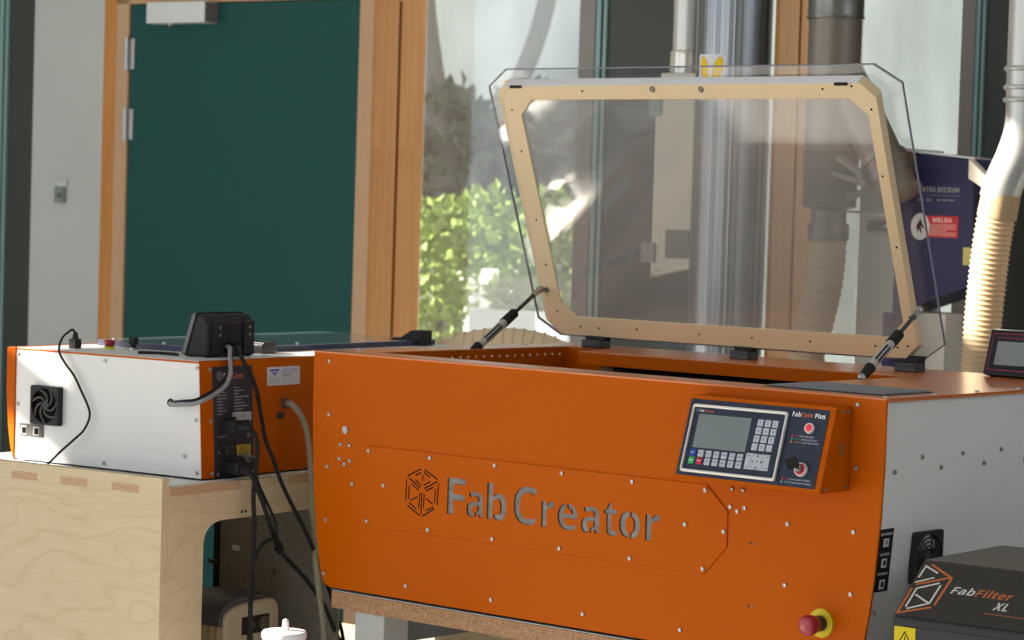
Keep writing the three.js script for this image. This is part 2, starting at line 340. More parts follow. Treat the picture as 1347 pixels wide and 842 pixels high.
{
  const t = new Thing('courtyard_tree', 'grey tree with leaning trunk standing behind the shrubs outside', 'tree', FW, [-2.95, -0.05, -4.6]);
  const bark = std(lin(0.17, 0.165, 0.155), 0.9);
  t.add('trunk', [tube([[-2.95, -0.05, -4.6], [-2.98, 1.0, -4.6], [-3.08, 1.7, -4.65], [-3.3, 2.6, -4.7], [-3.35, 4.2, -4.7]], 0.08), tube([[-3.0, 1.1, -4.6], [-2.85, 1.75, -4.7], [-2.55, 2.35, -4.7], [-2.4, 3.0, -4.7]], 0.05)], bark);
  const c1 = t.add('foliage', [...foliage(-3.2, 1.75, -4.75, 0.42, 0.36, 0.3, 520, 0.12), ...foliage(-2.6, 1.8, -4.8, 0.36, 0.26, 0.3, 420, 0.12), ...foliage(-2.9, 1.4, -4.8, 0.7, 0.3, 0.3, 600, 0.12)], std(lin(0.07, 0.095, 0.065), 0.6, { side: THREE.DoubleSide })); c1.userData.kind = 'stuff';
}
{
  const t = new Thing('courtyard_bench', 'white slab bench in front of the shrubs outside the window', 'bench', FW, [-1.5, -0.05, -2.95]);
  t.add('slab', rb(-1.68, -1.36, 1.16, 1.215, -3.08, -2.86, 0.004), std(lin(0.8, 0.8, 0.78), 0.7));
  for (const x of [-1.64, -1.40]) t.add('support', bx(x - 0.02, x + 0.02, -0.05, 1.16, -3.03, -2.9), std(lin(0.5, 0.5, 0.5), 0.7));
}
{
  const t = new Thing('planter_box', 'bright white planter box with green leaves outside the window', 'planter', FW, [-0.7, -0.05, -1.93]);
  const s = poly([[-0.86, -2.04], [-0.55, -2.04], [-0.55, -1.82], [-0.86, -1.82]].map(([x, z]) => [x, -z])); s.holes.push(new THREE.Path([[-0.84, -2.02], [-0.57, -2.02], [-0.57, -1.84], [-0.84, -1.84]].map(([x, z]) => V2([x, -z]))));
  t.add('box', [extY(s, -0.05, 1.1, 0.004)], std(lin(0.85, 0.85, 0.83), 0.7));
  t.add('soil', bx(-0.84, -0.57, 0.9, 1.06, -2.02, -1.84), std(lin(0.06, 0.045, 0.03), 0.95));
  const f = t.add('foliage', foliage(-0.7, 1.13, -1.93, 0.13, 0.09, 0.09, 150, 0.07), mLeaf); f.userData.kind = 'stuff';
}

// ---------------------------------------------------------------- screws shared by the machines
const screwG = (() => { const a = new THREE.CylinderGeometry(0.0038, 0.0042, 0.0022, 14).rotateX(Math.PI / 2).translate(0, 0, 0.0011); const s = new THREE.TorusGeometry(0.0026, 0.0009, 6, 12).translate(0, 0, 0.0022); return merge([a, s]); })();
const screwSmallG = screwG.clone().scale(0.72, 0.72, 0.8);
const studG = new THREE.SphereGeometry(0.0042, 12, 6, 0, Math.PI * 2, 0, Math.PI / 2).rotateX(Math.PI / 2);
const holeG = new THREE.CylinderGeometry(0.0022, 0.0022, 0.0008, 10).rotateX(Math.PI / 2);
const ledG = new THREE.SphereGeometry(0.0026, 10, 6, 0, Math.PI * 2, 0, Math.PI / 2).rotateX(Math.PI / 2);
const bigBoltG = (() => merge([new THREE.CylinderGeometry(0.0075, 0.008, 0.003, 18).rotateX(Math.PI / 2).translate(0, 0, 0.0015), new THREE.TorusGeometry(0.0048, 0.0016, 6, 16).translate(0, 0, 0.003)]))();
function loft(loops) { // ring of closed loops joined one to the next and back to the first
  const pos = [], n = loops[0].length, L = loops.length;
  for (let k = 0; k < L; k++) for (let i = 0; i < n; i++) {
    const a = loops[k][i], b = loops[k][(i + 1) % n], c = loops[(k + 1) % L][(i + 1) % n], d = loops[(k + 1) % L][i];
    pos.push(...a, ...b, ...c, ...a, ...c, ...d);
  }
  const g = new THREE.BufferGeometry(); g.setAttribute('position', new THREE.Float32BufferAttribute(pos, 3)); g.computeVertexNormals(); return plain(g);
}
function fanParts(t, cx, cy, cz, half, facing, swirl) { // square case, round guard; facing 'x' or 'z'
  const turn = (g) => facing === 'x' ? g.rotateY(Math.PI / 2).translate(cx, cy, cz) : g.translate(cx, cy, cz);
  const s = rrect(-half, half, -half, half, half * 0.12); const h = new THREE.Path(); h.absarc(0, 0, half * 0.88, 0, Math.PI * 2, true); s.holes.push(h);
  const f = t.add('cooling_fan', turn(ext(s, 0, 0.014, 0.0012, 24)), mBlack, null, 'black square fan with a round guard');
  t.add('backing', turn(new THREE.CylinderGeometry(half * 0.88, half * 0.88, 0.002, 24).rotateX(Math.PI / 2).translate(0, 0, 0.002)), mHole, f);
  t.add('hub', turn(new THREE.CylinderGeometry(half * 0.24, half * 0.26, 0.009, 20).rotateX(Math.PI / 2).translate(0, 0, 0.007)), mCharcoal, f);
  const blades = [], rings = [];
  for (let k = 0; k < 7; k++) {
    const a = k / 7 * Math.PI * 2, p = [];
    for (let i = 0; i <= 6; i++) { const r = half * (0.25 + 0.62 * i / 6), b = a + (swirl ? 1.15 : 0.5) * i / 6; p.push([r * Math.cos(b), r * Math.sin(b), 0.011]); }
    blades.push(turn(tube(p, half * (swirl ? 0.05 : 0.03), 12, 6)));
  }
  if (!swirl) for (const r of [0.42, 0.58, 0.74]) rings.push(turn(new THREE.TorusGeometry(half * r, half * 0.035, 6, 32).translate(0, 0, 0.012)));
  for (const b of blades) t.add('guard_rib', b, swirl ? std(lin(0.12, 0.11, 0.10), 0.6) : mCharcoal, f);
  for (const r of rings) t.add('guard_ring', r, mCharcoal, f);
  return f;
}

// ---------------------------------------------------------------- the large orange laser cutter
const font = await new FontLoader().loadAsync('fonts/droid/droid_sans_bold.typeface.json');
const cutter = new Thing('laser_cutter', 'large orange laser cutter with its acrylic lid raised', 'laser cutter', FM, [-0.65, -0.454, -0.39]);
{
  const t = cutter;
  const taper = [[0, 0], [-0.1, 0], [-0.2, 0.004], [-0.3, 0.012], [-0.35, 0.018], [-0.4, 0.027], [-0.432, 0.035], [-0.446, 0.042], [-0.454, 0.056]];
  const dx = (y) => { for (let i = 1; i < taper.length; i++) if (y >= taper[i][0]) { const [a, b] = [taper[i - 1], taper[i]]; return b[1] + (a[1] - b[1]) * (y - b[0]) / (a[0] - b[0]); } return 0.056; };
  const outline = [...taper.map(([y, d]) => [-d, y]), ...[...taper].reverse().map(([y, d]) => [-1.305 + d, y])];
  t.add('front_panel', ext(outline, -0.005, 0, 0.0018), mOrange, null, 'orange sheet metal front with tapered lower corners');
  // deck with the opening
  const sh = poly([[-1.305, 0.004], [0.003, 0.004], [0.003, 0.78], [-1.305, 0.78]]);
  sh.holes.push(new THREE.Path([[-1.215, 0.085], [-0.295, 0.085], [-0.295, 0.545], [-1.09, 0.545], [-1.09, 0.66], [-1.215, 0.66]].map(V2)));
  t.add('deck', [metric(extY(sh, -0.0035, 0, 0.0008)), metric(bx(-0.0005, 0.003, -0.006, -0.001, -0.78, -0.004)), metric(rb(-1.305, 0.0005, -0.004, 0.0006, -0.03, 0.0004, 0.002, 3))], mOrangeTop, null, 'dusty orange top deck around the opening');
  // body sheets
  const sideX = (y) => -0.003 - dx(y);
  t.add('side_panel', ext([[-0.003, -0.0045], [-0.003, -0.112], [-0.006, -0.112], [-0.006, -0.0045]], -0.78, -0.005), mWhite, null, 'upper white sheet of the right side');
  const lowYs = [-0.109, -0.2, -0.3, -0.35, -0.4, -0.44, -0.45], lowP = [...lowYs.map((y) => [sideX(y) + 0.0026, y]), ...[...lowYs].reverse().map((y) => [sideX(y) - 0.003, y])];
  t.add('side_panel', ext(lowP, -0.78, -0.0055), mWhite, null, 'lower white sheet of the right side');
  const leftP = [...[-0.0045, ...lowYs].map((y) => [-1.302 + dx(y), y]), ...[...lowYs].reverse().map((y) => [-1.299 + dx(y), y]), [-1.299, -0.0045]];
  t.add('side_panel', ext(leftP, -0.78, -0.005), mWhite, null, 'white sheet of the far side');
  t.add('back_panel', bx(-1.25, -0.05, -0.45, -0.004, -0.783, -0.78), mWhite);
  t.add('base_panel', bx(-1.25, -0.05, -0.453, -0.447, -0.78, -0.006), mCharcoal);
  // inside of the opening
  t.add('inner_wall', bx(-1.219, -1.215, -0.2, -0.0036, -0.66, -0.085), mOrange);
  t.add('inner_wall', bx(-0.295, -0.291, -0.2, -0.0036, -0.545, -0.085), mOrange);
  t.add('inner_wall', bx(-1.215, -0.295, -0.2, -0.0036, -0.085, -0.081), mOrange);
  t.add('inner_wall', bx(-1.215, -1.086, -0.2, -0.0036, -0.664, -0.66), mOrange);
  t.add('inner_wall', bx(-1.09, -0.295, -0.2, -0.19, -0.73, -0.545), mCharcoal);
  t.add('inner_wall', bx(-1.09, -0.295, -0.2, -0.0036, -0.735, -0.731), mCharcoal);
  t.add('rear_beam', rb(-1.09, -0.28, -0.027, -0.0036, -0.549, -0.545, 0.0008), mOrange, null, 'orange folded lip along the back of the opening');
  t.add('work_bed', bx(-1.215, -0.295, -0.205, -0.2, -0.73, -0.085), mCharcoal);
  t.add('gantry_rail', rod([-1.06, -0.045, -0.61], [-0.3, -0.045, -0.61], 0.014), mBlackGloss);
  t.add('rail_end', rod([-1.075, -0.045, -0.61], [-1.04, -0.045, -0.61], 0.0155), std(lin(0.2, 0.12, 0.05), 0.5, { metalness: 0.4 }));
  for (let k = 0; k < 15; k++) t.at('light_bead', ledG, std(lin(0.85, 0.8, 0.7), 0.4), [-1.215, -0.016, -0.3 - k * 0.024], [0, Math.PI / 2, 0]);
  // name plate with cut-out letters and mark over a brushed sheet
  const plate = poly([[-1.15, -0.1722], [-0.352, -0.1722], [-0.306, -0.213], [-0.306, -0.274], [-0.3525, -0.3255], [-1.1525, -0.3255], [-1.197, -0.281], [-1.194, -0.222]]);
  const islands = [], bridges = [];
  const glyph = (ch, x0, x1, y0, y1) => {
    const shapes = font.generateShapes(ch, 1); const box = new THREE.Box2();
    for (const s of shapes) for (const p of s.getPoints(6)) box.expandByPoint(p);
    const m = (p) => V2([x0 + (p.x - box.min.x) / (box.max.x - box.min.x) * (x1 - x0), y0 + (p.y - box.min.y) / (box.max.y - box.min.y) * (y1 - y0)]);
    for (const s of shapes) {
      plate.holes.push(new THREE.Path(s.getPoints(6).map(m)));
      for (const h of s.holes) { const pts = h.getPoints(6).map(m); islands.push(pts); }
    }
  };
  const X = -0.2815, xh = -0.2335, cap = -0.213;
  for (const [c, a, b, y0, y1] of [['F', -0.945, -0.899, X, cap], ['a', -0.897, -0.856, X - 0.0005, xh], ['b', -0.847, -0.799, X - 0.0005, cap], ['C', -0.783, -0.727, X - 0.001, cap + 0.001], ['r', -0.717, -0.687, X, xh], ['e', -0.679, -0.633, X - 0.0005, xh], ['a', -0.625, -0.582, X - 0.0005, xh], ['t', -0.574, -0.543, X - 0.0005, -0.2235], ['o', -0.539, -0.491, X - 0.0005, xh], ['r', -0.481, -0.449, X, xh]]) glyph(c, a, b, y0, y1);
  for (const [x, y0, y1] of [[-0.8775, -0.283, -0.26], [-0.832, -0.283, -0.262], [-0.6585, -0.25, -0.2325], [-0.6055, -0.283, -0.26], [-0.5155, -0.283, -0.2325]]) bridges.push(bx(x - 0.002, x + 0.002, y0, y1, 0.0004, 0.00255));
  for (const [a, b, c, d] of MARK) {
    const p = V2([-1.008 + a * 0.094, -0.248 - b * 0.09]), q = V2([-1.008 + c * 0.094, -0.248 - d * 0.09]), u = q.clone().sub(p).normalize(), w = V2([-u.y, u.x]).multiplyScalar(0.0021);
    const p2 = p.clone().addScaledVector(u, 0.0012), q2 = q.clone().addScaledVector(u, -0.0012);
    plate.holes.push(new THREE.Path([p2.clone().add(w), q2.clone().add(w), q2.clone().sub(w), p2.clone().sub(w)]));
  }
  const np = t.add('name_plate', [ext(plate, -0.0005, 0.0026, 0.0006), ...islands.map((p) => ext(new THREE.Shape(p), 0.0003, 0.0026, 0)), ...bridges], mOrange, null, 'screwed orange plate with the cut-out words FabCreator');
  t.add('letter_backing', bx(-0.96, -0.44, -0.288, -0.206, 0.00005, 0.0003), mBrushed, np, 'brushed metal behind the cut-out letters');
  t.add('mark_backing', bx(-1.06, -0.962, -0.3, -0.196, 0.00005, 0.0003), std(lin(0.05, 0.025, 0.012), 0.7), np);
  const gx = [-1.148, -0.99, -0.83, -0.671, -0.5115, -0.3535];
  for (const x of gx) for (const y of [-0.1815, -0.316]) t.at('screw', screwG, mSteel, [x, y, 0.0026], null, np);
  for (const [x, y] of [[-1.189, -0.249], [-1.107, -0.244], [-0.394, -0.244], [-0.312, -0.248]]) t.at('screw', screwG, mSteel, [x, y, 0.0026], null, np);
  for (const [x, y] of [[-1.261, -0.018], [-1.259, -0.121], [-1.26, -0.222], [-1.26, -0.325], [-1.261, -0.429], [-1.044, -0.428], [-0.831, -0.428], [-0.615, -0.427], [-0.399, -0.427], [-1.227, -0.204], [-1.199, -0.205], [-1.213, -0.213], [-0.302, -0.205], [-0.287, -0.211], [-0.272, -0.204], [-0.184, -0.222], [-0.054, -0.222], [-0.185, -0.324], [-0.055, -0.324], [-0.054, -0.014], [-0.053, -0.118]]) t.at('screw', screwG, mSteel, [x, y, 0]);
  for (const [x, y] of [[-1.225, -0.176], [-1.202, -0.176], [-0.299, -0.174], [-0.276, -0.174]]) t.at('rivet', studG, mSteel, [x, y, 0]);
  t.at('cam_lock', bigBoltG, mSteel, [-1.213, -0.147, 0], null, null, 'larger steel bolt head');
  for (const [y, c] of [[-0.262, 0], [-0.3685, 0]]) { t.at('indicator_led', ledG, std(lin(0.16, 0.15, 0.06), 0.4), [-0.259, y, 0]); t.at('indicator_led', ledG, std(lin(0.5, 0.2, 0.14), 0.4), [-0.249, y, 0]); }
  // emergency stop
  const es = t.add('emergency_stop', rod([-0.11, -0.378, 0], [-0.11, -0.378, 0.004], 0.0245, 0.0235, 32), mYellow, null, 'red mushroom button on a yellow disc');
  t.add('collar', rod([-0.11, -0.378, 0.004], [-0.11, -0.378, 0.022], 0.013, 0.014, 24), mCharcoal, es);
  const mush = new THREE.LatheGeometry([[0.0001, 0.05], [0.009, 0.0495], [0.0145, 0.047], [0.017, 0.043], [0.0175, 0.037], [0.016, 0.028], [0.0145, 0.022], [0.0001, 0.022]].map(V2), 32).rotateX(Math.PI / 2).translate(-0.11, -0.378, 0);
  t.add('push_button', mush, mRed, es);
  // right side: rivets, port plate, fan
  for (const z of [-0.118, -0.245, -0.372, -0.5]) t.at('rivet', studG, mScrewDark, [-0.003, -0.101, z], [0, Math.PI / 2, 0]);
  for (const z of [-0.032, -0.174, -0.313, -0.45]) t.at('rivet', studG, mScrewDark, [-0.0006, -0.121, z], [0, Math.PI / 2, 0]);
  t.at('rivet', studG, mScrewDark, [sideX(-0.352) + 0.0026, -0.352, -0.012], [0, Math.PI / 2, 0]);
  const deckScrew = screwG.clone().rotateX(-Math.PI / 2);
  for (const [x, z] of [[-0.012, -0.015], [-0.012, -0.165], [-0.012, -0.3], [-0.012, -0.44], [-1.28, -0.1], [-1.28, -0.33], [-1.28, -0.6]]) t.at('screw', deckScrew, mSteel, [x, 0, z]);
  const ports = canvasTex(256, 640, (c, w, h) => { c.fillStyle = '#131316'; c.fillRect(0, 0, w, h); c.fillStyle = '#d8d8d8'; c.font = 'bold 38px sans-serif'; c.textAlign = 'center'; c.save(); c.scale(1, 1); c.fillText('EXPANSION', w / 2, 66, 236); c.fillText('CAD DATA', w / 2, 272, 216); c.fillText('ETHERNET', w / 2, 470, 220); c.restore(); });
  const px = 0, onSide = (g) => { const p = g.attributes.position; for (let i = 0; i < p.count; i++) p.setX(i, p.getX(i) + sideX(p.getY(i)) + 0.002); return g; };
  const pp = t.add('port_plate', onSide(planar(rb(px - 0.002, px + 0.0015, -0.317, -0.213, -0.044, -0.003, 0.0008), 'z', -0.003, -0.044, 'y', -0.317, -0.213)), decal(ports, 0.5), null, 'black port plate lettered EXPANSION, CAD DATA, ETHERNET');
  for (const [y0, y1] of [[-0.243, -0.229], [-0.277, -0.262], [-0.313, -0.297]]) { const so = t.add('socket', onSide(rb(px, px + 0.0025, y0, y1, -0.031, -0.016, 0.0008)), std(lin(0.55, 0.55, 0.55), 0.4), pp); t.add('socket_opening', onSide(bx(px + 0.001, px + 0.0028, y0 + 0.004, y1 - 0.003, -0.027, -0.02)), y0 < -0.25 ? mHole : mGreyPlastic, so); }
  fanParts(t, sideX(-0.268) + 0.0005, -0.268, -0.145, 0.043, 'x', false);
  // vent on the deck
  const vent = t.add('deck_vent', rb(-0.272, -0.035, 0.0, 0.0012, -0.2, -0.045, 0.0005), mCharcoal, null, 'dark slatted vent in the deck');
  for (let k = 0; k < 11; k++) { const z = -0.055 - k * 0.0135; t.add('vent_slat', rb(-0.268, -0.039, 0.001, 0.0042, z - 0.0035, z, 0.0006), mGreyPlastic, vent); }
  // control console
  const th = 0.2954, con = (g) => g.rotateX(-th).translate(0, -0.018, 0.044);
  const cs = t.add('control_console', extX([[0, -0.018], [0.044, -0.018], [0.086, -0.156], [0, -0.156]], -0.364, -0.066, 0.0016), mOrange, null, 'orange wedge shaped console with keypad and screen');
  const over = canvasTex(1674, 786, (c, w, h) => {
    const k = 6000, U = (x) => (x + 0.356) * k, Vv = (s) => (s - 0.006) * k;
    c.fillStyle = '#2d3547'; c.fillRect(0, 0, w, h);
    words(c, [['Fab', '#eef0f2'], ['Core', '#c8643c'], [' Plus', '#eef0f2']], U(-0.1485), Vv(0.0205), 'bold 64px sans-serif', 0.98);
    const row = (s, dot, a, b, x = -0.1395) => { c.fillStyle = dot; c.beginPath(); c.arc(U(x), Vv(s), 11, 0, 7); c.fill(); words(c, [[a, dot], [b, '#c9ccd4']], U(x + 0.0055), Vv(s) + 8, '25px sans-serif', 0.95); };
    row(0.0525, '#c03048', 'RED ', 'Interlocks Open'); row(0.0578, '#2f9a68', 'GREEN ', 'Interlocks Closed'); row(0.0631, '#d8803c', 'ORANGE ', 'Laser Operational');
    row(0.1247, '#c03048', 'RED ', 'Laser system Disabled', -0.1415); row(0.1302, '#7fae9c', 'GREEN ', 'Laser system enabled', -0.1425);
  });
  t.add('overlay', con(planar(ext(rrect(-0.356, -0.077, -0.137, -0.006, 0.002), 0.0002, 0.0012), 'x', -0.356, -0.077, 'y', -0.137, -0.006)), decal(over, 0.42), cs, 'navy overlay lettered FabCore Plus');
  const bz = rrect(-0.3462, -0.153, -0.1322, -0.0148, 0.006); bz.holes.push(rrect(-0.3425, -0.1575, -0.1268, -0.0203, 0.003));
  t.add('bezel', con(ext(bz, 0.001, 0.0075, 0.0018)), std(lin(0.68, 0.66, 0.62), 0.35, { metalness: 0.35 }), cs, 'silver bezel around keypad and screen');
  const keysF = [[-0.3285, 0.0985, '#2b4fa8'], ...[-0.312, -0.296, -0.28, -0.264, -0.2478, -0.232].map((x) => [x, 0.0985, '#b4b9c4']), [-0.3285, 0.1118, '#3fae5c'], [-0.3125, 0.1118, '#c0304e'], ...[-0.296, -0.28, -0.264, -0.248, -0.232].map((x) => [x, 0.1118, '#b4b9c4'])];
  const keysN = []; for (let r = 0; r < 4; r++) for (let c = 0; c < 3; c++) keysN.push([-0.205 + c * 0.0148 - r * 0.0008, 0.0372 + r * 0.0137, '#b8bdc8', '123456789.0-'[r * 3 + c]]);
  const face = canvasTex(1480, 856, (c, w, h) => {
    const k = 8000, U = (x) => (x + 0.3425) * k, Vv = (s) => (s - 0.0203) * k;
    c.fillStyle = '#2b3346'; c.fillRect(0, 0, w, h);
    drawMark(c, U(-0.338), Vv(0.0255), 44, '#8a93a6', 2.2);
    words(c, [['Fab', '#e8eaee'], ['Creator', '#c8683c']], U(-0.3335), Vv(0.0275), 'italic bold 44px sans-serif', 1.0);
    let s = 3;
    for (const [x, y, col, n] of [...keysF, ...keysN]) {
      c.fillStyle = col; c.fillRect(U(x - 0.006), Vv(y - 0.006), 96, 96);
      if (n) { c.fillStyle = '#50566a'; c.font = 'bold 50px sans-serif'; c.textAlign = 'center'; c.fillText(n, U(x), Vv(y) + 18); c.textAlign = 'left'; }
      else smallPrint(c, U(x - 0.0036), Vv(y - 0.001), 58, 12, col === '#b4b9c4' ? '#6a7080' : '#e6e8ee', s++);
    }
    c.fillStyle = '#b4b9c4'; c.fillRect(U(-0.2205), Vv(0.0893), 388, 222);
    c.strokeStyle = '#3a4052'; c.lineWidth = 5; c.beginPath(); c.arc(U(-0.1965), Vv(0.1032), 108, 0, 7); c.stroke();
    c.fillStyle = '#2c3040'; for (const [a, b, r] of [[0, -1, 0], [1, 0, 1.57], [0, 1, 3.14], [-1, 0, 4.71]]) { c.save(); c.translate(U(-0.1965) + a * 74, Vv(0.1032) + b * 80); c.rotate(r); c.beginPath(); c.moveTo(0, -20); c.lineTo(16, 14); c.lineTo(-16, 14); c.fill(); c.restore(); }
    smallPrint(c, U(-0.1995), Vv(0.1025), 48, 12, '#6a7080', 5);
    for (const [a, b] of [[-0.2165, 0.093], [-0.1795, 0.093], [-0.2165, 0.1125], [-0.1795, 0.1125]]) smallPrint(c, U(a), Vv(b), 36, 12, '#6a7080', 9);
  });
  const mFace = decal(face, 0.4), onFace = (g) => con(planar(g, 'x', -0.3425, -0.1575, 'y', -0.1268, -0.0203));
  const fp = t.add('keypad_face', onFace(ext(rrect(-0.343, -0.157, -0.127, -0.02, 0.003), 0.001, 0.0028)), mFace, cs, 'dark keypad face with printed keys');
  const key = (x, s, w = 0.0112, h = 0.0105) => onFace(ext(rrect(x - w / 2, x + w / 2, -s - h / 2, -s + h / 2, 0.0012), 0.0026, 0.0042, 0.0004));
  void fp;
  for (const [x, s] of [...keysF, ...keysN]) t.add('key', key(x, s), mFace, cs);
  t.add('arrow_pad', onFace(ext(rrect(-0.22, -0.1725, -0.1165, -0.09, 0.0015), 0.0026, 0.0042, 0.0004)), mFace, cs, 'grey pad of arrow keys');
  t.add('screen', con(ext(rrect(-0.3322, -0.2242, -0.0888, -0.0312, 0.001), 0.0026, 0.0034, 0.0002)), phy(lin(0.16, 0.20, 0.215), 0.22, { clearcoat: 0.6, clearcoatRoughness: 0.12 }), cs, 'grey blank display');
  const lamp = t.add('indicator_lamp', con(new THREE.CylinderGeometry(0.0085, 0.0092, 0.005, 24).rotateX(Math.PI / 2).translate(-0.108, -0.0385, 0.0035)), std(lin(0.7, 0.62, 0.62), 0.35), cs, 'round white lamp with a glowing red centre');
  t.add('lens', con(new THREE.SphereGeometry(0.0062, 18, 8, 0, Math.PI * 2, 0, Math.PI / 2).rotateX(Math.PI / 2).scale(1, 1, 0.5).translate(-0.108, -0.0385, 0.0058)), std(lin(0.7, 0.06, 0.07), 0.3, { emissive: lin(0.5, 0.03, 0.05), emissiveIntensity: 0.25 }), lamp);
  const ks = t.add('key_switch', con(merge([new THREE.CylinderGeometry(0.0112, 0.012, 0.005, 28).rotateX(Math.PI / 2).translate(-0.1085, -0.1075, 0.0035)])), std(lin(0.72, 0.66, 0.64), 0.4), cs, 'white ringed key switch with a black key');
  t.add('red_ring', con(new THREE.TorusGeometry(0.0075, 0.0018, 8, 24).translate(-0.1085, -0.1075, 0.006)), std(lin(0.6, 0.05, 0.1), 0.4), ks);
  t.add('lock_barrel', con(rod([-0.1085, -0.1075, 0.004], [-0.1085, -0.1075, 0.012], 0.006, 0.0055, 20)), mSteel, ks);
  t.add('key_bow', con(merge([bx(-0.1105, -0.1065, -0.1085, -0.1065, 0.01, 0.02), ext(rrect(-0.0105, 0.0105, -0.008, 0.008, 0.004), -0.0018, 0.0018, 0.0005).scale(0.95, 1.15, 1).rotateX(0.25).rotateZ(0.5).rotateY(0.35).translate(-0.1118, -0.1025, 0.026)])), mRubber, ks);
  for (const [y, z] of [[-0.026, 0.008], [-0.026, 0.026], [-0.148, 0.01], [-0.15, 0.068]]) t.at('screw', screwSmallG, mScrewDark, [-0.066, y, z], [0, Math.PI / 2, 0], cs);
  t.add('latch', rb(-0.066, -0.064, -0.098, -0.075, 0.024, 0.029, 0.0006), mScrewDark, cs);
  // hinges
  for (const [a, b] of [[-1.173, -1.121], [-0.79, -0.744], [-0.404, -0.356]]) {
    const h = t.add('hinge', rb(a, b, 0, 0.017, -0.69, -0.655, 0.002), mBlackGloss, null, 'black lid hinge block');
    t.add('hinge_leaf', ext([[a - 0.006, 0.03], [b + 0.002, 0.03], [b - 0.002, 0.017], [a + 0.004, 0.017]], -0.69, -0.667, 0.001), mBlack, h);
  }
  // lid: folded cream frame, acrylic sheet, inner pane
  const phi = 0.3595, lid = (g) => g.rotateX(phi).translate(0, 0.03, -0.665);
  const o1 = chamfered(-1.260, -0.356, -0.006, 0.5405, 0.030, 0.028), o2 = chamfered(-1.295, -0.360, -0.014, 0.5465, 0.030, 0.028);
  const inset = (p, d) => { const cx = -0.81, cy = 0.27; return p.map(([x, y]) => [x - Math.sign(x - cx) * d, y - Math.sign(y - cy) * d]); };
  const fs = poly(o1); fs.holes.push(new THREE.Path(chamfered(-1.2205, -0.379, 0.036, 0.511, 0.036, 0.032).map(V2)));
  const flange = loft([o1.map(([x, y]) => [x, y, 0]), inset(o1, 0.003).map(([x, y]) => [x, y, -0.003]), inset(o2, 0.003).map(([x, y]) => [x, y, -0.026]), o2.map(([x, y]) => [x, y, -0.026])]);
  const lidM = t.add('lid', lid(merge([ext(fs, -0.003, 0, 0.0006), flange])), mCream, null, 'raised lid with cream folded metal frame');
  const sheet = chamfered(-1.319, -0.312, -0.021, 0.569, 0.055, 0.036);
  t.add('top_strip', lid(extX([[0, 0.5409], [0, 0.5417], [-0.0255, 0.5477], [-0.0255, 0.5469]], -1.25, -0.392)), mWhitePlastic, lidM, 'white strip along the top of the frame');
  t.add('acrylic_sheet', lid(ext(inset(sheet, 0.0018), -0.031, -0.0265)), mAcrylic, lidM, 'clear acrylic sheet with chamfered corners');
  const ring = poly(sheet); ring.holes.push(new THREE.Path(inset(sheet, 0.0019).map(V2)));
  t.add('sheet_edge', lid(ext(ring, -0.0312, -0.0263)), mAcrylicEdge, lidM);
  t.add('inner_pane', lid(ext(chamfered(-1.235, -0.365, 0.022, 0.525, 0.036, 0.032), -0.0066, -0.0036)), mAcrylicInner, lidM, 'slightly smoked inner pane');
  const holes = [[-1.047, 0.529], [-0.47, 0.53], [-1.243, 0.49], [-1.241, 0.40], [-1.24, 0.25], [-1.24, 0.15], [-1.236, 0.045], [-1.18, 0.014], [-1.03, 0.016], [-0.87, 0.015], [-0.74, 0.015], [-0.60, 0.016], [-0.45, 0.016], [-0.40, 0.016], [-0.377, 0.02], [-0.37, 0.49], [-0.37, 0.36], [-0.365, 0.22], [-0.362, 0.08], [-1.13, 0.013], [-0.405, 0.535]];
  for (const [x, v] of holes) { const m = t.add('screw_hole', lid(holeG.clone().translate(x, v, 0.0003)), mHole, lidM); void m; }
  for (const [x, v] of [[-0.869, 0.532], [-0.751, 0.531], [-1.252, 0.094]]) t.add('bolt', lid(merge([new THREE.TorusGeometry(0.0045, 0.0018, 8, 18).translate(x, v, 0.001), new THREE.CylinderGeometry(0.003, 0.003, 0.002, 12).rotateX(Math.PI / 2).translate(x, v, 0.001)])), mScrewDark, lidM);
  for (const [a, b] of [[-1.234, -1.204], [-0.441, -0.413]]) t.add('magnet', lid(rb(a, b, 0.537, 0.5425, -0.001, 0.0035, 0.0008)), mBlack, lidM);
  // gas struts
  const strutTex = canvasTex(512, 64, (c, w, h) => { c.fillStyle = '#b9b7b2'; c.fillRect(0, 0, w, h); smallPrint(c, 20, 16, 180, 32, '#3a3a3c', 4); smallPrint(c, 240, 12, 240, 9, '#6a6a6a', 8); smallPrint(c, 240, 40, 220, 9, '#6a6a6a', 15); });
  for (const [a, b] of [[[-1.222, -0.017, -0.35], [-1.268, 0.117, -0.628]], [[-0.3, 0.0, -0.381], [-0.336, 0.119, -0.628]]]) {
    const L = (k) => a.map((v, i) => v + (b[i] - v) * k);
    const s = t.add('gas_strut', rod(L(0.13), L(0.54), 0.0085, 0.0085, 20), decal(strutTex, 0.4), null, 'gas strut with a printed silver sleeve');
    t.add('lower_end', rod(L(0.035), L(0.16), 0.0075, 0.0105, 20), mRubber, s); t.add('upper_collar', rod(L(0.5), L(0.64), 0.0105, 0.0105, 20), mRubber, s);
    t.add('piston_rod', rod(L(0.6), L(0.96), 0.0042, 0.0042, 14), mBlackGloss, s);
    t.add('rod_end', rod(L(0.9), L(0.985), 0.0062, 0.0062, 14), mSteel, s);
    t.add('ball_joint', merge([new THREE.SphereGeometry(0.0085, 14, 10).translate(...L(1)), new THREE.SphereGeometry(0.008, 14, 10).translate(...L(0.02))]), mSteel, s);
  }
}

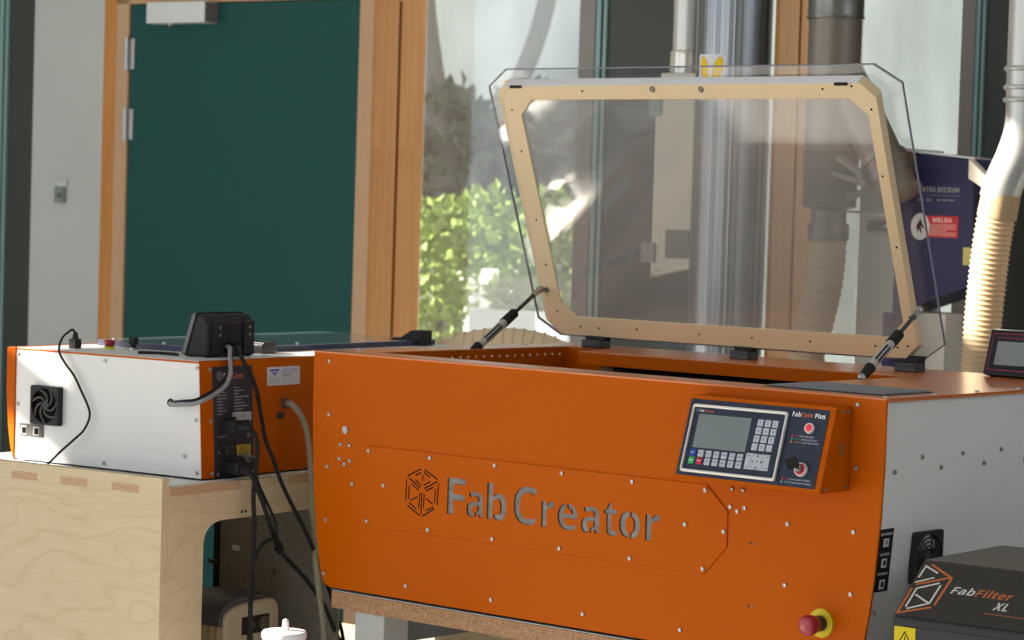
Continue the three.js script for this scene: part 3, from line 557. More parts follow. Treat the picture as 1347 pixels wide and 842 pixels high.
// ---------------------------------------------------------------- table under the large cutter
{
  const F = -1.2072, t = new Thing('work_table', 'chipboard topped table with grey steel legs under the orange cutter', 'table', FM, [-0.62, F, -0.4]);
  t.add('tabletop', metric(rb(-1.252, 0.02, -0.4955, -0.4625, -0.82, -0.012, 0.002)), mChip, null, 'raw chipboard tabletop edge');
  t.add('laminate', bx(-1.251, 0.019, -0.4625, -0.4608, -0.819, -0.013), mGreyPaint);
  for (const [x, z] of [[-1.195, -0.09], [-0.12, -0.09], [-1.195, -0.78], [-0.12, -0.78]]) t.add('leg', rb(x, x + 0.077, F, -0.4956, z, z + 0.07, 0.003), mGreyPaint);
  t.add('rail', rb(-1.185, -1.13, -0.556, -0.4956, -0.71, -0.09, 0.002), std(lin(0.2, 0.21, 0.23), 0.5)); t.add('rail', rb(-0.11, -0.055, -0.556, -0.4956, -0.71, -0.09, 0.002), std(lin(0.2, 0.21, 0.23), 0.5));
  t.add('rail', rb(-1.118, -0.12, -0.556, -0.4956, -0.76, -0.72, 0.002), std(lin(0.2, 0.21, 0.23), 0.5));
  t.add('back_board', bx(-1.19, -0.06, -1.05, -0.557, -0.76, -0.745), mCharcoal);
  for (const [x, z] of [[-1.2, -0.1], [-0.12, -0.1], [-1.2, -0.7], [-0.12, -0.7]]) cutter.add('foot', rod([x, -0.4608, z], [x, -0.452, z], 0.022, 0.02), mRubber);
}

// ---------------------------------------------------------------- hand control units (one seen from the front, one from behind)
function pendant(frame, w, label, screen) {
  const t = new Thing('control_pendant', label, 'control unit', frame, [w / 2, 0, -0.03], 'hand control units of the two cutters');
  t.add('shell', extX([[0, 0.006], [-0.003, 0.002], [-0.062, 0.002], [-0.064, 0.004], [-0.064, 0.066], [-0.048, 0.084], [-0.03, 0.0865], [-0.026, 0.0845]], 0, w, 0.004), mBlack, null, 'black plastic wedge shaped shell');
  t.add('rim', extX([[0.0035, 0.005], [-0.008, 0.0015], [-0.036, 0.0885], [-0.0235, 0.0875]], -0.003, w + 0.003, 0.0025), mBlackGloss, null, 'raised rim round the front');
  for (const x of [0.012, w - 0.012]) for (const z of [-0.01, -0.055]) t.add('foot', rod([x, 0, z], [x, 0.004, z], 0.007), mRubber);
  if (screen) {
    const a = 0.315, on = (g) => g.rotateX(-a).translate(0, 0.0052, 0.0042);
    const c = canvasTex(1020, 540, (c, W, H) => { c.fillStyle = '#262a36'; c.fillRect(0, 0, W, H); c.strokeStyle = '#b43048'; c.lineWidth = 9; c.strokeRect(26, 34, W - 52, H - 78); smallPrint(c, 90, 76, 330, 20, '#7a3046', 3); });
    t.add('front_plate', on(planar(ext(rrect(0.001, w - 0.001, 0.002, 0.0845, 0.004), 0, 0.0012), 'x', 0.001, w - 0.001, 'y', 0.002, 0.0845)), decal(c, 0.35), null, 'dark front plate with a thin red border');
    t.add('screen', on(ext(rrect(0.018, w - 0.02, 0.0185, 0.064, 0.001), 0.0012, 0.002)), phy(lin(0.20, 0.24, 0.25), 0.16, { clearcoat: 0.8, clearcoatRoughness: 0.1 }), null, 'grey reflecting display');
  } else {
    for (const x of [0.022, w - 0.03]) { t.add('mounting_rib', [rb(x - 0.016, x + 0.016, 0.006, 0.072, -0.07, -0.06, 0.003)], mBlack); for (const y of [0.045, 0.06]) t.add('screw', rod([x, y, -0.0705], [x, y, -0.069], 0.0035), mScrewDark); }
    t.add('recess', bx(w / 2 - 0.024, w / 2 + 0.02, 0.008, 0.03, -0.0648, -0.064), mHole);
  }
  return t;
}
{
  const o = FM.world([-0.232, 0, -0.698]);
  pendant(new Frame([o.x, o.y, o.z], 0.711), 0.17, 'black and red control unit with grey display on the orange deck', true);
}

// ---------------------------------------------------------------- filter unit in front of the white side
{
  const F = -0.9601, t = new Thing('filter_unit', 'dark grey fume filter unit lettered FabFilter XL', 'filter unit', FB, [0.23, F, -0.09]);
  const a = 50.09 * Math.PI / 180, L = 0.1213, on = (g) => g.rotateX(-a);
  t.add('housing', extX([[0, 0], [0.0925, -0.0775], [0.0925, -0.9], [-0.268, -0.9], [-0.268, 0]], -0.008, 0.46, 0.002), std(lin(0.042, 0.043, 0.05), 0.42), null, 'dark sheet metal housing with a sloping front');
  t.add('lip', extX([[0.094, -0.0795], [0.0965, -0.088], [0.0925, -0.091], [0.09, -0.078]], -0.009, 0.461, 0.0006), mCharcoal);
  t.add('lid_top', metric(rb(-0.0085, 0.4605, 0, 0.0025, -0.268, -0.004, 0.001)), std(lin(0.13, 0.10, 0.08), 0.4), null, 'brownish dusty top');
  const c = canvasTex(1536, 606, (c, W, H) => {
    const k = 5000, U = (x) => (x + 0.007) * k, S = (s) => s * k, P = (pts, col, w) => { c.strokeStyle = col; c.lineWidth = w; c.lineJoin = 'miter'; c.beginPath(); pts.forEach(([x, s], i) => i ? c.lineTo(U(x), S(s)) : c.moveTo(U(x), S(s))); c.stroke(); };
    c.fillStyle = '#3a3936'; c.fillRect(0, 0, W, H);
    const o = '#c06a3a', w = '#d0cec8';
    P([[0.009, 0.007], [0.052, 0.0295], [0.001, 0.052]], o, 20); P([[0.054, 0.031], [0.049, 0.090]], o, 20); P([[0.046, 0.0945], [-0.004, 0.114], [-0.0025, 0.06]], o, 20);
    P([[0.027, 0.024], [0.001, 0.0115], [-0.001, 0.037]], w, 17); P([[0.025, 0.0335], [-0.003, 0.048]], w, 17); P([[0.0385, 0.0435], [0.0055, 0.060], [0.004, 0.1]], w, 18); P([[0.042, 0.0475], [0.0395, 0.087], [0.007, 0.1035]], w, 18); P([[0.038, 0.087], [0.009, 0.0725]], w, 17);
    words(c, [['Fab', w], ['Filter', o]], U(0.0615), S(0.0615), 'italic bold 104px sans-serif', 1.16);
    words(c, [['XL', w]], U(0.1445), S(0.084), 'italic bold 112px sans-serif', 0.95);
    c.fillStyle = o; c.fillRect(U(0.135), S(0.0925), 900, 6);
  });
  t.add('front_print', on(planar(ext(rrect(-0.0072, 0.3, -0.1195, -0.0005, 0.0005), 0.0018, 0.0024), 'x', -0.007, 0.3, 'y', -0.1213, 0)), decal(c, 0.45), null, 'sloping face printed FabFilter XL with a hexagon mark');
  const wt = canvasTex(256, 256, (c, W, H) => { c.fillStyle = '#d9c520'; c.fillRect(0, 0, W, H); c.strokeStyle = '#1c1a10'; c.lineWidth = 13; c.lineJoin = 'round'; c.beginPath(); c.moveTo(128, 52); c.lineTo(216, 206); c.lineTo(40, 206); c.closePath(); c.stroke(); c.fillStyle = '#1c1a10'; c.fillRect(121, 100, 14, 62); c.beginPath(); c.arc(128, 182, 9, 0, 7); c.fill(); });
  t.add('warning_label', planar(rb(-0.006, 0.031, -0.128, -0.0915, 0.0925, 0.0934, 0.0003), 'x', -0.006, 0.031, 'y', -0.128, -0.0915), decal(wt), null, 'yellow warning triangle label');
  for (const x of [0.03, 0.42]) for (const z of [-0.22, 0.05]) t.add('castor', [rod([x - 0.015, F + 0.03, z], [x + 0.015, F + 0.03, z], 0.03, 0.03, 20), bx(x - 0.02, x + 0.02, F + 0.03, -0.9, z - 0.012, z + 0.012)], mRubber);
}

// ---------------------------------------------------------------- small orange laser cutter on the left, seen from its back corner
{
  const t = new Thing('desktop_laser_cutter', 'smaller white and orange laser cutter on the plywood stand', 'laser cutter', FA, [-0.25, -0.232, -0.47]);
  const ss = 0.061, lean = (g) => { const p = g.attributes.position; for (let i = 0; i < p.count; i++) p.setX(i, p.getX(i) - ss * p.getY(i)); return g; };
  t.add('side_panel', ext([[-0.495, -0.003], [0, -0.003], [0.0135, -0.228], [-0.493, -0.228]], -0.004, 0, 0.001), mWhite, null, 'white sheet metal side with fan and sockets');
  t.add('front_cover', ext([[-0.519, -0.004], [-0.515, 0], [-0.494, 0], [-0.494, -0.226], [-0.491, -0.231], [-0.497, -0.226], [-0.504, -0.205], [-0.512, -0.16], [-0.518, -0.09]], -1.0, 0.003, 0.001), mOrange, null, 'orange front cover curving in below');
  t.add('back_panel', ext([[0.0005, 0], [0.0145, -0.228], [-0.006, -0.228], [-0.006, 0]], -1.0, -0.001, 0.0008), mOrange, null, 'orange back panel with labels and sockets');
  t.add('far_panel', bx(-0.494, -0.006, -0.228, -0.003, -1.0, -0.996), mWhite);
  t.add('base_panel', bx(-0.49, 0.008, -0.2285, -0.224, -0.996, -0.005), mCharcoal);
  t.add('top_deck', rb(-0.5, -0.0005, -0.003, 0, -0.999, -0.0005, 0.0008), mWhite, null, 'white top deck');
  t.add('deck_edge', [bx(-0.5, 0.0015, -0.0045, -0.001, -0.0006, 0.0012), bx(-0.001, 0.0015, -0.0045, -0.001, -1.0, 0.001)], mOrange);
  for (const [x, z] of [[-0.46, -0.03], [-0.02, -0.03], [-0.46, -0.91], [-0.02, -0.91]]) t.add('foot', rod([x, -0.232, z], [x, -0.228, z], 0.015), mRubber);
  // smoked lid
  const l1 = chamfered(-0.475, -0.13, -0.962, -0.2, 0.02).map(([x, z]) => [x, z]);
  const ld = t.add('lid', extY(l1, 0.0005, 0.012, 0.001), mSmokedLid, null, 'closed smoked acrylic lid');
  const rg = poly(chamfered(-0.477, -0.128, 0.198, 0.964, 0.02)); rg.holes.push(new THREE.Path(chamfered(-0.4748, -0.1302, 0.2002, 0.9618, 0.02).map(V2)));
  t.add('lid_edge', extY(rg, 0.0005, 0.0118), mLidEdge, ld);
  t.add('lid_handle', [ext([[-0.165, 0.012], [-0.132, 0.012], [-0.132, 0.001], [-0.108, 0.001], [-0.108, 0.034], [-0.138, 0.034], [-0.165, 0.018]], -0.905, -0.865, 0.0015), rb(-0.19, -0.15, 0.0122, 0.0155, -0.905, -0.865, 0.001)], mBlack, ld, 'black lid latch');
  for (const [x, z] of [[-0.44, -0.23], [-0.3, -0.23], [-0.165, -0.23], [-0.165, -0.5], [-0.165, -0.75]]) t.at('screw', screwG.clone().rotateX(-Math.PI / 2), mSteel, [x, 0.012, z], null, ld);
  for (const [x, z] of [[-0.05, -0.5], [-0.05, -0.7], [-0.05, -0.86], [-0.26, -0.12], [-0.19, -0.14]]) t.at('screw', screwG.clone().rotateX(-Math.PI / 2), mSteel, [x, 0, z]);
  // white side
  for (const [x, y] of [[-0.488, -0.0135], [-0.247, -0.0135], [-0.004, -0.0135], [-0.487, -0.116], [-0.003, -0.115], [-0.487, -0.217], [-0.244, -0.218], [-0.03, -0.187], [0.003, -0.217]]) t.at('screw', screwG, mSteel, [x, y, 0]);
  fanParts(t, -0.3995, -0.113, 0, 0.0395, 'z', true);
  const sp = t.add('socket_plate', rb(-0.479, -0.4125, -0.18, -0.1545, 0, 0.003, 0.001), std(lin(0.13, 0.125, 0.12), 0.5), null, 'grey plate with two data sockets');
  for (const x of [-0.465, -0.43]) { const s = t.add('socket', rb(x - 0.009, x + 0.009, -0.1765, -0.158, 0.002, 0.0045, 0.001), std(lin(0.5, 0.48, 0.45), 0.4), sp); t.add('socket_opening', bx(x - 0.004, x + 0.007, -0.174, -0.162, 0.0035, 0.0049), mHole, s); }
  t.add('cable_grommet', new THREE.TorusGeometry(0.006, 0.002, 8, 18).translate(-0.07, -0.085, 0.0008), mRubber);
  // top controls
  const es = t.add('emergency_stop', rod([-0.36, 0, -0.131], [-0.36, 0.005, -0.131], 0.012, 0.011, 24), std(lin(0.6, 0.6, 0.03), 0.5), null, 'small red push button on a yellow ring');
  t.add('push_button', new THREE.LatheGeometry([[0.0001, 0.0195], [0.0095, 0.019], [0.0118, 0.0165], [0.0118, 0.013], [0.0085, 0.005], [0.0001, 0.005]].map(V2), 24).translate(-0.36, 0, -0.131), mRed, es);
  const kk = t.add('rotary_switch', rod([-0.319, 0, -0.158], [-0.319, 0.004, -0.158], 0.011, 0.0105, 24), mSteel, null, 'black rotary switch knob');
  t.add('knob', [rod([-0.319, 0.004, -0.158], [-0.319, 0.012, -0.158], 0.006), rb(-0.3285, -0.3095, 0.01, 0.026, -0.164, -0.152, 0.003)], mBlack, kk);
  // orange back: rating plate, sockets, stickers
  const mp = canvasTex(702, 1314, (c, W, H) => {
    c.fillStyle = '#37343d'; c.fillRect(0, 0, W, H);
    drawMark(c, 116, 110, 108, '#a9a9ae', 4.5); words(c, [['Fab', '#dcdcde'], ['Core', '#c0623c']], 178, 150, 'bold 98px sans-serif', 0.92);
    for (let i = 0; i < 9; i++) { smallPrint(c, 70, 262 + i * 37, 60 + 120 * hash(i, 1, 5), 13, '#8d8c93', i * 7); smallPrint(c, 370, 250 + i * 37, 70 + 190 * hash(i, 2, 5), 13, '#a2a1a8', i * 11 + 3); }
    c.fillStyle = '#b9b8bc'; c.fillRect(330, 556, 340, 92); c.fillStyle = '#3a383e'; c.font = '62px sans-serif'; c.fillText('FC20-MK2-11', 346, 626, 308);
    c.strokeStyle = '#d2d1d4'; c.lineWidth = 19; for (const [x, e] of [[150, 0], [262, 1]]) { c.beginPath(); c.arc(x, 700, 62, Math.PI * 0.6, Math.PI * 1.4); c.stroke(); if (e) { c.beginPath(); c.moveTo(x - 62, 700); c.lineTo(x - 14, 700); c.stroke(); } }
    smallPrint(c, 70, 800, 200, 14, '#96959c', 31); smallPrint(c, 70, 826, 150, 10, '#96959c', 37); smallPrint(c, 330, 1056, 170, 14, '#a9a8ae', 41);
    c.strokeStyle = '#b0afb6'; c.lineWidth = 7; c.beginPath(); c.arc(612, 836, 21, 0, 7); c.stroke();
    c.fillStyle = '#c9a83c'; c.fillRect(318, 942, 330, 118); c.fillStyle = '#3a2f10'; c.strokeStyle = '#3a2f10'; c.lineWidth = 6; c.strokeRect(326, 950, 314, 102); c.beginPath(); c.moveTo(382, 966); c.lineTo(414, 1034); c.lineTo(350, 1034); c.closePath(); c.stroke(); for (let i = 0; i < 4; i++) smallPrint(c, 440, 968 + i * 20, 180, 9, '#3a2f10', 51 + i);
  });
  const rp = t.add('rating_plate', lean(planar(rb(0.0005, 0.0018, -0.229, -0.0125, -0.156, -0.038, 0.0004), 'z', -0.038, -0.156, 'y', -0.229, -0.0125)), decal(mp, 0.5), null, 'dark rating plate lettered FabCore with a CE mark');
  for (const y of [-0.017, -0.118, -0.22]) t.at('screw', screwG, mSteel, [0.001 - ss * y, y, -0.029], [0, Math.PI / 2, 0]);
  for (const [y, z] of [[-0.119, -0.146], [-0.222, -0.15], [-0.222, -0.046], [-0.18, -0.052]]) t.at('screw', screwSmallG, mSteel, [0.002 - ss * y, y, z], [0, Math.PI / 2, 0], rp);
  t.add('mains_inlet', lean(rb(0.0015, 0.006, -0.222, -0.162, -0.1, -0.05, 0.001)), mBlack, rp); t.add('mains_inlet', lean(rb(0.0015, 0.006, -0.146, -0.112, -0.1, -0.05, 0.001)), mBlack, rp);
  t.add('rocker_switch', lean(rb(0.005, 0.009, -0.186, -0.168, -0.092, -0.066, 0.0015)), mBlackGloss, rp);
  const st = canvasTex(640, 240, (c, W, H) => { c.fillStyle = '#cfcdd2'; c.fillRect(0, 0, W, H); c.fillStyle = '#4a52b0'; c.beginPath(); c.moveTo(40, 30); c.lineTo(250, 30); c.lineTo(145, 116); c.closePath(); c.fill(); c.fillStyle = '#cfcdd2'; c.fillRect(84, 52, 122, 9); c.fillRect(106, 72, 80, 8); for (let i = 0; i < 4; i++) smallPrint(c, 290, 28 + i * 20, 310, 8, '#7a80b4', i * 5); smallPrint(c, 300, 112, 150, 16, '#70707c', 9); for (let i = 0; i < 3; i++) smallPrint(c, 34, 138 + i * 30, 210, 8, '#8a8ea8', 30 + i); c.strokeStyle = '#9a9aa6'; c.lineWidth = 3; c.strokeRect(290, 150, 310, 60); smallPrint(c, 310, 178, 250, 7, '#9a9aa6', 44); });
  t.add('inspection_sticker', lean(planar(bx(0.0006, 0.0012, -0.0555, -0.0185, -0.305, -0.2025), 'z', -0.2025, -0.305, 'y', -0.0555, -0.0185)), decal(st), null, 'white sticker with a blue triangle emblem');
  t.add('small_label', lean(bx(0.0006, 0.0012, -0.123, -0.1105, -0.254, -0.2305)), std(lin(0.03, 0.03, 0.05), 0.5));
  const hf = t.add('hose_fitting', lean(rod([0.0, -0.092, -0.252], [0.012, -0.092, -0.252], 0.0105, 0.0095, 18)), std(lin(0.14, 0.08, 0.05), 0.5), null, 'dark hose fitting');
  t.add('fitting_collar', lean(rod([0.01, -0.092, -0.252], [0.022, -0.092, -0.252], 0.007, 0.006, 16)), mSteel, hf);
}
{
  const o = FA.world([-0.124, 0.0, -0.235]); // screen away from the camera, back over the orange panel
  const f = new Frame([o.x, o.y, o.z], 0.605 + Math.PI / 2);
  pendant(f, 0.142, 'black control unit seen from behind on the white deck', false);
}
single('connector_block', 'small black connector block beside the black control unit', 'connector', FA, [-0.112, 0, -0.315], [rb(-0.124, -0.086, 0, 0.02, -0.338, -0.292, 0.002), rb(-0.123, -0.085, 0.014, 0.024, -0.334, -0.296, 0.002)], mBlackGloss);
single('black_flat_lead', 'short black flat lead lying on the white deck edge', 'cable', FA, [-0.17, 0, -0.09], tube([[-0.215, 0.003, -0.06], [-0.19, 0.0035, -0.08], [-0.165, 0.0035, -0.085], [-0.13, 0.003, -0.085]], 0.003), mRubber);
{
  const t = new Thing('power_plug_lead', 'thin black lead looping from an upright plug down the white side', 'cable', FA, [-0.405, 0, -0.075]);
  t.add('plug', [rb(-0.413, -0.393, 0, 0.02, -0.084, -0.066, 0.002), rod([-0.403, 0.018, -0.075], [-0.403, 0.034, -0.075], 0.007, 0.004)], mBlack);
  t.add('lead', tube([[-0.403, 0.03, -0.075], [-0.4, 0.0385, -0.065], [-0.387, 0.036, -0.04], [-0.374, 0.027, -0.01], [-0.362, 0.010, 0.012], [-0.360, -0.002, 0.014], [-0.346, -0.023, 0.012], [-0.322, -0.047, 0.010], [-0.298, -0.081, 0.010], [-0.283, -0.103, 0.010], [-0.276, -0.119, 0.010], [-0.276, -0.133, 0.012], [-0.287, -0.155, 0.015], [-0.307, -0.174, 0.020], [-0.329, -0.199, 0.035], [-0.333, -0.219, 0.060], [-0.325, -0.2275, 0.085]], 0.0024, 90, 8), mRubber);
}

// ---------------------------------------------------------------- plywood stand
{
  const F = -1.1795, t = new Thing('plywood_stand', 'birch plywood stand with an arched side opening', 'stand', FA, [-0.26, F, -0.43]);
  const swap = (g) => { g = metric(g); const u = g.attributes.uv; for (let i = 0; i < u.count; i++) u.setXY(i, u.getY(i), u.getX(i)); return g; };
  t.add('front_board', metric(rb(-0.6, 0.0495, F, -0.2135, 0.1305, 0.15, 0.001)), mBirch, null, 'pale birch plywood front board');
  const s = poly([[-0.13, F], [-0.13, -0.233], [1.06, -0.233], [1.06, F]]), h = new THREE.Path();
  h.moveTo(-0.031, F + 0.1); h.lineTo(-0.031, -0.35); h.quadraticCurveTo(-0.028, -0.305, 0.03, -0.305); h.lineTo(0.7, -0.305); h.quadraticCurveTo(0.76, -0.305, 0.76, -0.36); h.lineTo(0.76, F + 0.1); h.closePath(); s.holes.push(h);
  t.add('arched_board', metric(extX(s, 0.03, 0.05, 0.001, 10)), mBirch, null, 'plywood side board with a rounded opening');
  t.add('top_board', rb(-0.62, 0.03, -0.252, -0.232, -1.06, 0.1305, 0.001), std(lin(0.76, 0.76, 0.75), 0.7, { specularIntensity: 0.2 }), null, 'white faced top board');
  for (const [a, b] of [[-0.348, -0.278], [-0.215, -0.144], [-0.08, -0.009]]) t.add('tenon', swap(bx(a, b, -0.2465, -0.231, 0.14, 0.1504)), mPlyEdge);
  for (const [a, b] of [[-0.075, 0.128], [-0.36, -0.222], [-0.7, -0.52]]) t.add('tenon', swap(bx(0.04, 0.0504, -0.25, -0.2335, a, b)), mPlyEdge);
  t.add('left_board', metric(rb(-0.6, -0.581, F, -0.2525, -0.37, 0.13, 0.001)), mBirch);
  t.add('shelf', metric(rb(-0.58, 0.03, -0.70, -0.682, -1.04, 0.13, 0.001)), mBirch);
  for (const [x, z] of [[-0.58, -1.04], [-0.58, -0.42]]) t.add('leg', metric(rb(x, x + 0.05, F, -0.252, z, z + 0.05, 0.002)), mBirch);
  for (const z of [-0.081, -0.092]) t.add('screw_hole', rod([0.0498, -0.2945, z], [0.0506, -0.2945, z], 0.003), mHole);
  const dv = t.add('divider_board', metric(bx(-0.305, 0.029, -0.68, -0.253, -0.425, -0.42)), std(0xffffff, 0.7, { map: repeat(texBoard, 6) }), null, 'dark grey board inside the stand');
  for (const [x, y] of [[-0.284, -0.422], [-0.276, -0.469], [-0.147, -0.468]]) t.add('bolt', rod([x, y, -0.42], [x, y, -0.4175], 0.007, 0.0065), mScrewDark, dv);
  t.add('edge_rail', [bx(-0.309, -0.298, -0.55, -0.26, -0.42, -0.412)], mBlack, dv);
  for (const y of [-0.46, -0.537]) t.add('bracket', rb(-0.318, -0.288, y - 0.005, y + 0.005, -0.412, -0.405, 0.001), mCharcoal, dv);
  t.add('paper_tag', rb(-0.262, -0.242, -0.432, -0.421, -0.42, -0.4185, 0.0004), std(lin(0.8, 0.78, 0.72), 0.6), dv);
}
{
  const t = new Thing('air_pump', 'beige air pump with a dark grey cap inside the plywood stand', 'air pump', FA, [-0.13, -0.682, -0.27]);
  const P = (z0, z1, y0, y1, r) => { const s = new THREE.Shape(); s.moveTo(-z1, y0); s.lineTo(-z0, y0); s.lineTo(-z0, y1 - r); s.quadraticCurveTo(-z0, y1, -z0 - r * 1.0, y1); s.lineTo(-z1 + r * 1.6, y1 - 0.004); s.quadraticCurveTo(-z1, y1 - 0.01, -z1, y1 - r); s.closePath(); return s; };
  t.add('body', extX(P(-0.355, -0.185, -0.672, -0.503, 0.035), -0.2, -0.075, 0.006, 10), mPumpBody, null, 'beige moulded body');
  const cap = new THREE.Shape(); cap.moveTo(0.172, -0.548); cap.quadraticCurveTo(0.178, -0.496, 0.25, -0.492); cap.lineTo(0.325, -0.494); cap.quadraticCurveTo(0.345, -0.496, 0.348, -0.506); cap.lineTo(0.3, -0.502); cap.quadraticCurveTo(0.2, -0.505, 0.19, -0.552); cap.closePath();
  t.add('cap', extX(cap, -0.21, -0.082, 0.003, 12), std(lin(0.11, 0.105, 0.12), 0.5), null, 'dark grey curved cap');
  for (let k = 0; k < 6; k++) t.add('cooling_fin', ext([[-0.194 + k * 0.0185, -0.548], [-0.184 + k * 0.0185, -0.548], [-0.189 + k * 0.0185, -0.592]], -0.186, -0.181), std(lin(0.5, 0.38, 0.2), 0.5));
  for (const x of [-0.19, -0.085]) for (const z of [-0.2, -0.34]) t.add('foot', rod([x, -0.682, z], [x, -0.67, z], 0.01), mRubber);
  const lb = canvasTex(320, 140, (c, W, H) => { c.fillStyle = '#39302a'; c.fillRect(0, 0, W, H); words(c, [['Fab', '#b8aa98']], 60, 88, '56px sans-serif'); drawMark(c, 262, 70, 104, '#9a8c7c', 5); });
  t.add('label_plate', planar(bx(-0.0755, -0.0742, -0.572, -0.535, -0.322, -0.236), 'z', -0.236, -0.322, 'y', -0.572, -0.535), decal(lb), null, 'dark label lettered Fab');
}
{
  const F = -1.1795, y1 = -0.464, x = 0.352, z = 0.146;
  const t = new Thing('white_canister', 'white round canister with a knobbed lid beside the plywood stand', 'canister', FA, [x, -0.66, z]);
  t.add('body', new THREE.LatheGeometry([[0.0001, -0.66], [0.037, -0.66], [0.039, -0.655], [0.039, -0.482], [0.036, -0.48], [0.0001, -0.48]].map(V2), 40).translate(x, 0, z), mWhitePlastic);
  const l = t.add('lid', new THREE.LatheGeometry([[0.0001, -0.48], [0.04, -0.48], [0.0412, -0.4785], [0.0412, -0.47], [0.039, -0.4665], [0.02, -0.465], [0.0001, -0.465]].map(V2), 40).translate(x, 0, z), mWhitePlastic);
  t.add('knob', [rod([x + 0.003, -0.467, z], [x + 0.003, -0.45, z], 0.007, 0.0058), new THREE.SphereGeometry(0.0062, 14, 10).translate(x + 0.003, -0.45, z)], mWhitePlastic, l);
  const s = new Thing('low_side_table', 'low grey side table under the white canister', 'table', FA, [x, F, z]);
  s.add('tabletop', rb(x - 0.09, x + 0.16, -0.68, -0.66, z - 0.09, z + 0.2, 0.002), mGreyPaint);
  for (const a of [-0.075, 0.145]) for (const b of [-0.075, 0.185]) s.add('leg', rb(x + a - 0.012, x + a + 0.012, F, -0.68, z + b - 0.012, z + b + 0.012, 0.002), mGreyPaint);
}
// cables and hoses between the two machines
single('grey_pendant_cable', 'grey cable from the black control unit into the white side', 'cable', FA, [0.02, -0.02, -0.07], tube([[-0.058, 0.021, -0.148], [-0.03, 0.0215, -0.125], [0.008, 0.012, -0.082], [0.020, -0.005, -0.070], [0.025, -0.022, -0.065], [0.028, -0.044, -0.052], [0.03, -0.060, -0.02], [0.035, -0.072, 0.02], [0.017, -0.080, 0.030], [-0.013, -0.083, 0.030], [-0.041, -0.086, 0.022], [-0.064, -0.086, 0.008], [-0.07, -0.085, -0.002]], 0.0042, 80), mGreyPlastic);
single('black_pendant_cable', 'black cable beside the grey one from control unit into the white side', 'cable', FA, [0.01, -0.02, -0.08], tube([[-0.058, 0.018, -0.16], [-0.03, 0.019, -0.138], [0.008, 0.006, -0.086], [0.016, -0.015, -0.077], [0.018, -0.035, -0.055], [0.018, -0.054, -0.029], [0.02, -0.064, 0.0], [0.013, -0.073, 0.018], [-0.026, -0.079, 0.015], [-0.052, -0.083, 0.01], [-0.07, -0.085, -0.002]], 0.0034, 70), mRubber);
single('long_black_cable', 'long black cable sagging from the control unit behind the orange cutter', 'cable', FA, [0.02, -0.1, -0.14], tube([[-0.058, 0.02, -0.172], [-0.02, 0.021, -0.14], [0.014, 0.011, -0.106], [0.022, -0.005, -0.109], [0.024, -0.029, -0.128], [0.026, -0.063, -0.145], [0.032, -0.108, -0.152], [0.040, -0.161, -0.160], [0.060, -0.197, -0.161], [0.075, -0.235, -0.165], [0.085, -0.278, -0.185], [0.09, -0.329, -0.22], [0.09, -0.371, -0.25], [0.05, -0.44, -0.34], [-0.02, -0.6, -0.5], [-0.05, -0.684, -0.55]], 0.0042, 90), mRubber);
function plugged(name, label, plug, pts, r, mat = mRubber, pm = mBlack) {
  const t = new Thing(name, label, 'cable', FA, plug.base);
  t.add('plug', plug.geo, pm); t.add('lead', tube(pts, r, pts.length * 8), mat); return t;
}
plugged('mains_cable', 'thick black mains cable hanging straight down from the upper socket', { base: [0.03, -0.129, -0.075], geo: [rb(0.008, 0.042, -0.142, -0.116, -0.092, -0.06, 0.004), rod([0.04, -0.1295, -0.076], [0.07, -0.131, -0.078], 0.0095, 0.0065)] },
  [[0.05, -0.13, -0.077], [0.066, -0.131, -0.08], [0.074, -0.143, -0.088], [0.077, -0.169, -0.091], [0.077, -0.206, -0.089], [0.085, -0.256, -0.073], [0.090, -0.315, -0.072], [0.090, -0.397, -0.070], [0.090, -0.541, -0.066], [0.090, -0.7, -0.066], [0.09, -1.0, -0.07], [0.085, -1.172, -0.1]], 0.0046);
plugged('mains_cable', 'thick black mains cable curving from the lower socket toward the chipboard table', { base: [0.03, -0.209, -0.08], geo: [rb(0.016, 0.05, -0.222, -0.198, -0.094, -0.064, 0.004), rod([0.048, -0.2115, -0.079], [0.072, -0.216, -0.077], 0.0095, 0.0065)] },
  [[0.05, -0.211, -0.079], [0.068, -0.215, -0.076], [0.08, -0.226, -0.076], [0.087, -0.245, -0.081], [0.092, -0.280, -0.097], [0.092, -0.319, -0.117], [0.09, -0.347, -0.134], [0.088, -0.370, -0.151], [0.080, -0.399, -0.193], [0.065, -0.445, -0.267], [0.040, -0.512, -0.36], [0.02, -0.57, -0.42], [0.0, -0.64, -0.5], [-0.01, -0.679, -0.56]], 0.0046);
plugged('signal_cable', 'thin black cable with a shiny round metal connector', { base: [0.03, -0.194, -0.125], geo: [rod([0.012, -0.192, -0.126], [0.03, -0.193, -0.124], 0.0085, 0.008, 18), rod([0.03, -0.193, -0.124], [0.044, -0.194, -0.12], 0.0065, 0.006, 18)] },
  [[0.042, -0.194, -0.12], [0.054, -0.196, -0.109], [0.065, -0.206, -0.1], [0.072, -0.222, -0.096], [0.078, -0.244, -0.099], [0.086, -0.266, -0.106], [0.1, -0.313, -0.122], [0.1, -0.35, -0.13]], 0.003, mRubber, mSteel);
single('looped_black_cable', 'black cable looping over itself below the stand sockets', 'cable', FA, [0.1, -0.5, -0.06], tube([[0.1, -1.172, -0.03], [0.104, -0.9, -0.045], [0.104, -0.65, -0.055], [0.102, -0.520, -0.056], [0.102, -0.461, -0.051], [0.102, -0.423, -0.050], [0.102, -0.394, -0.056], [0.102, -0.369, -0.068], [0.102, -0.351, -0.090], [0.102, -0.347, -0.113], [0.102, -0.354, -0.134], [0.102, -0.368, -0.144], [0.107, -0.376, -0.134], [0.112, -0.364, -0.113]], 0.0042, 110), mRubber);
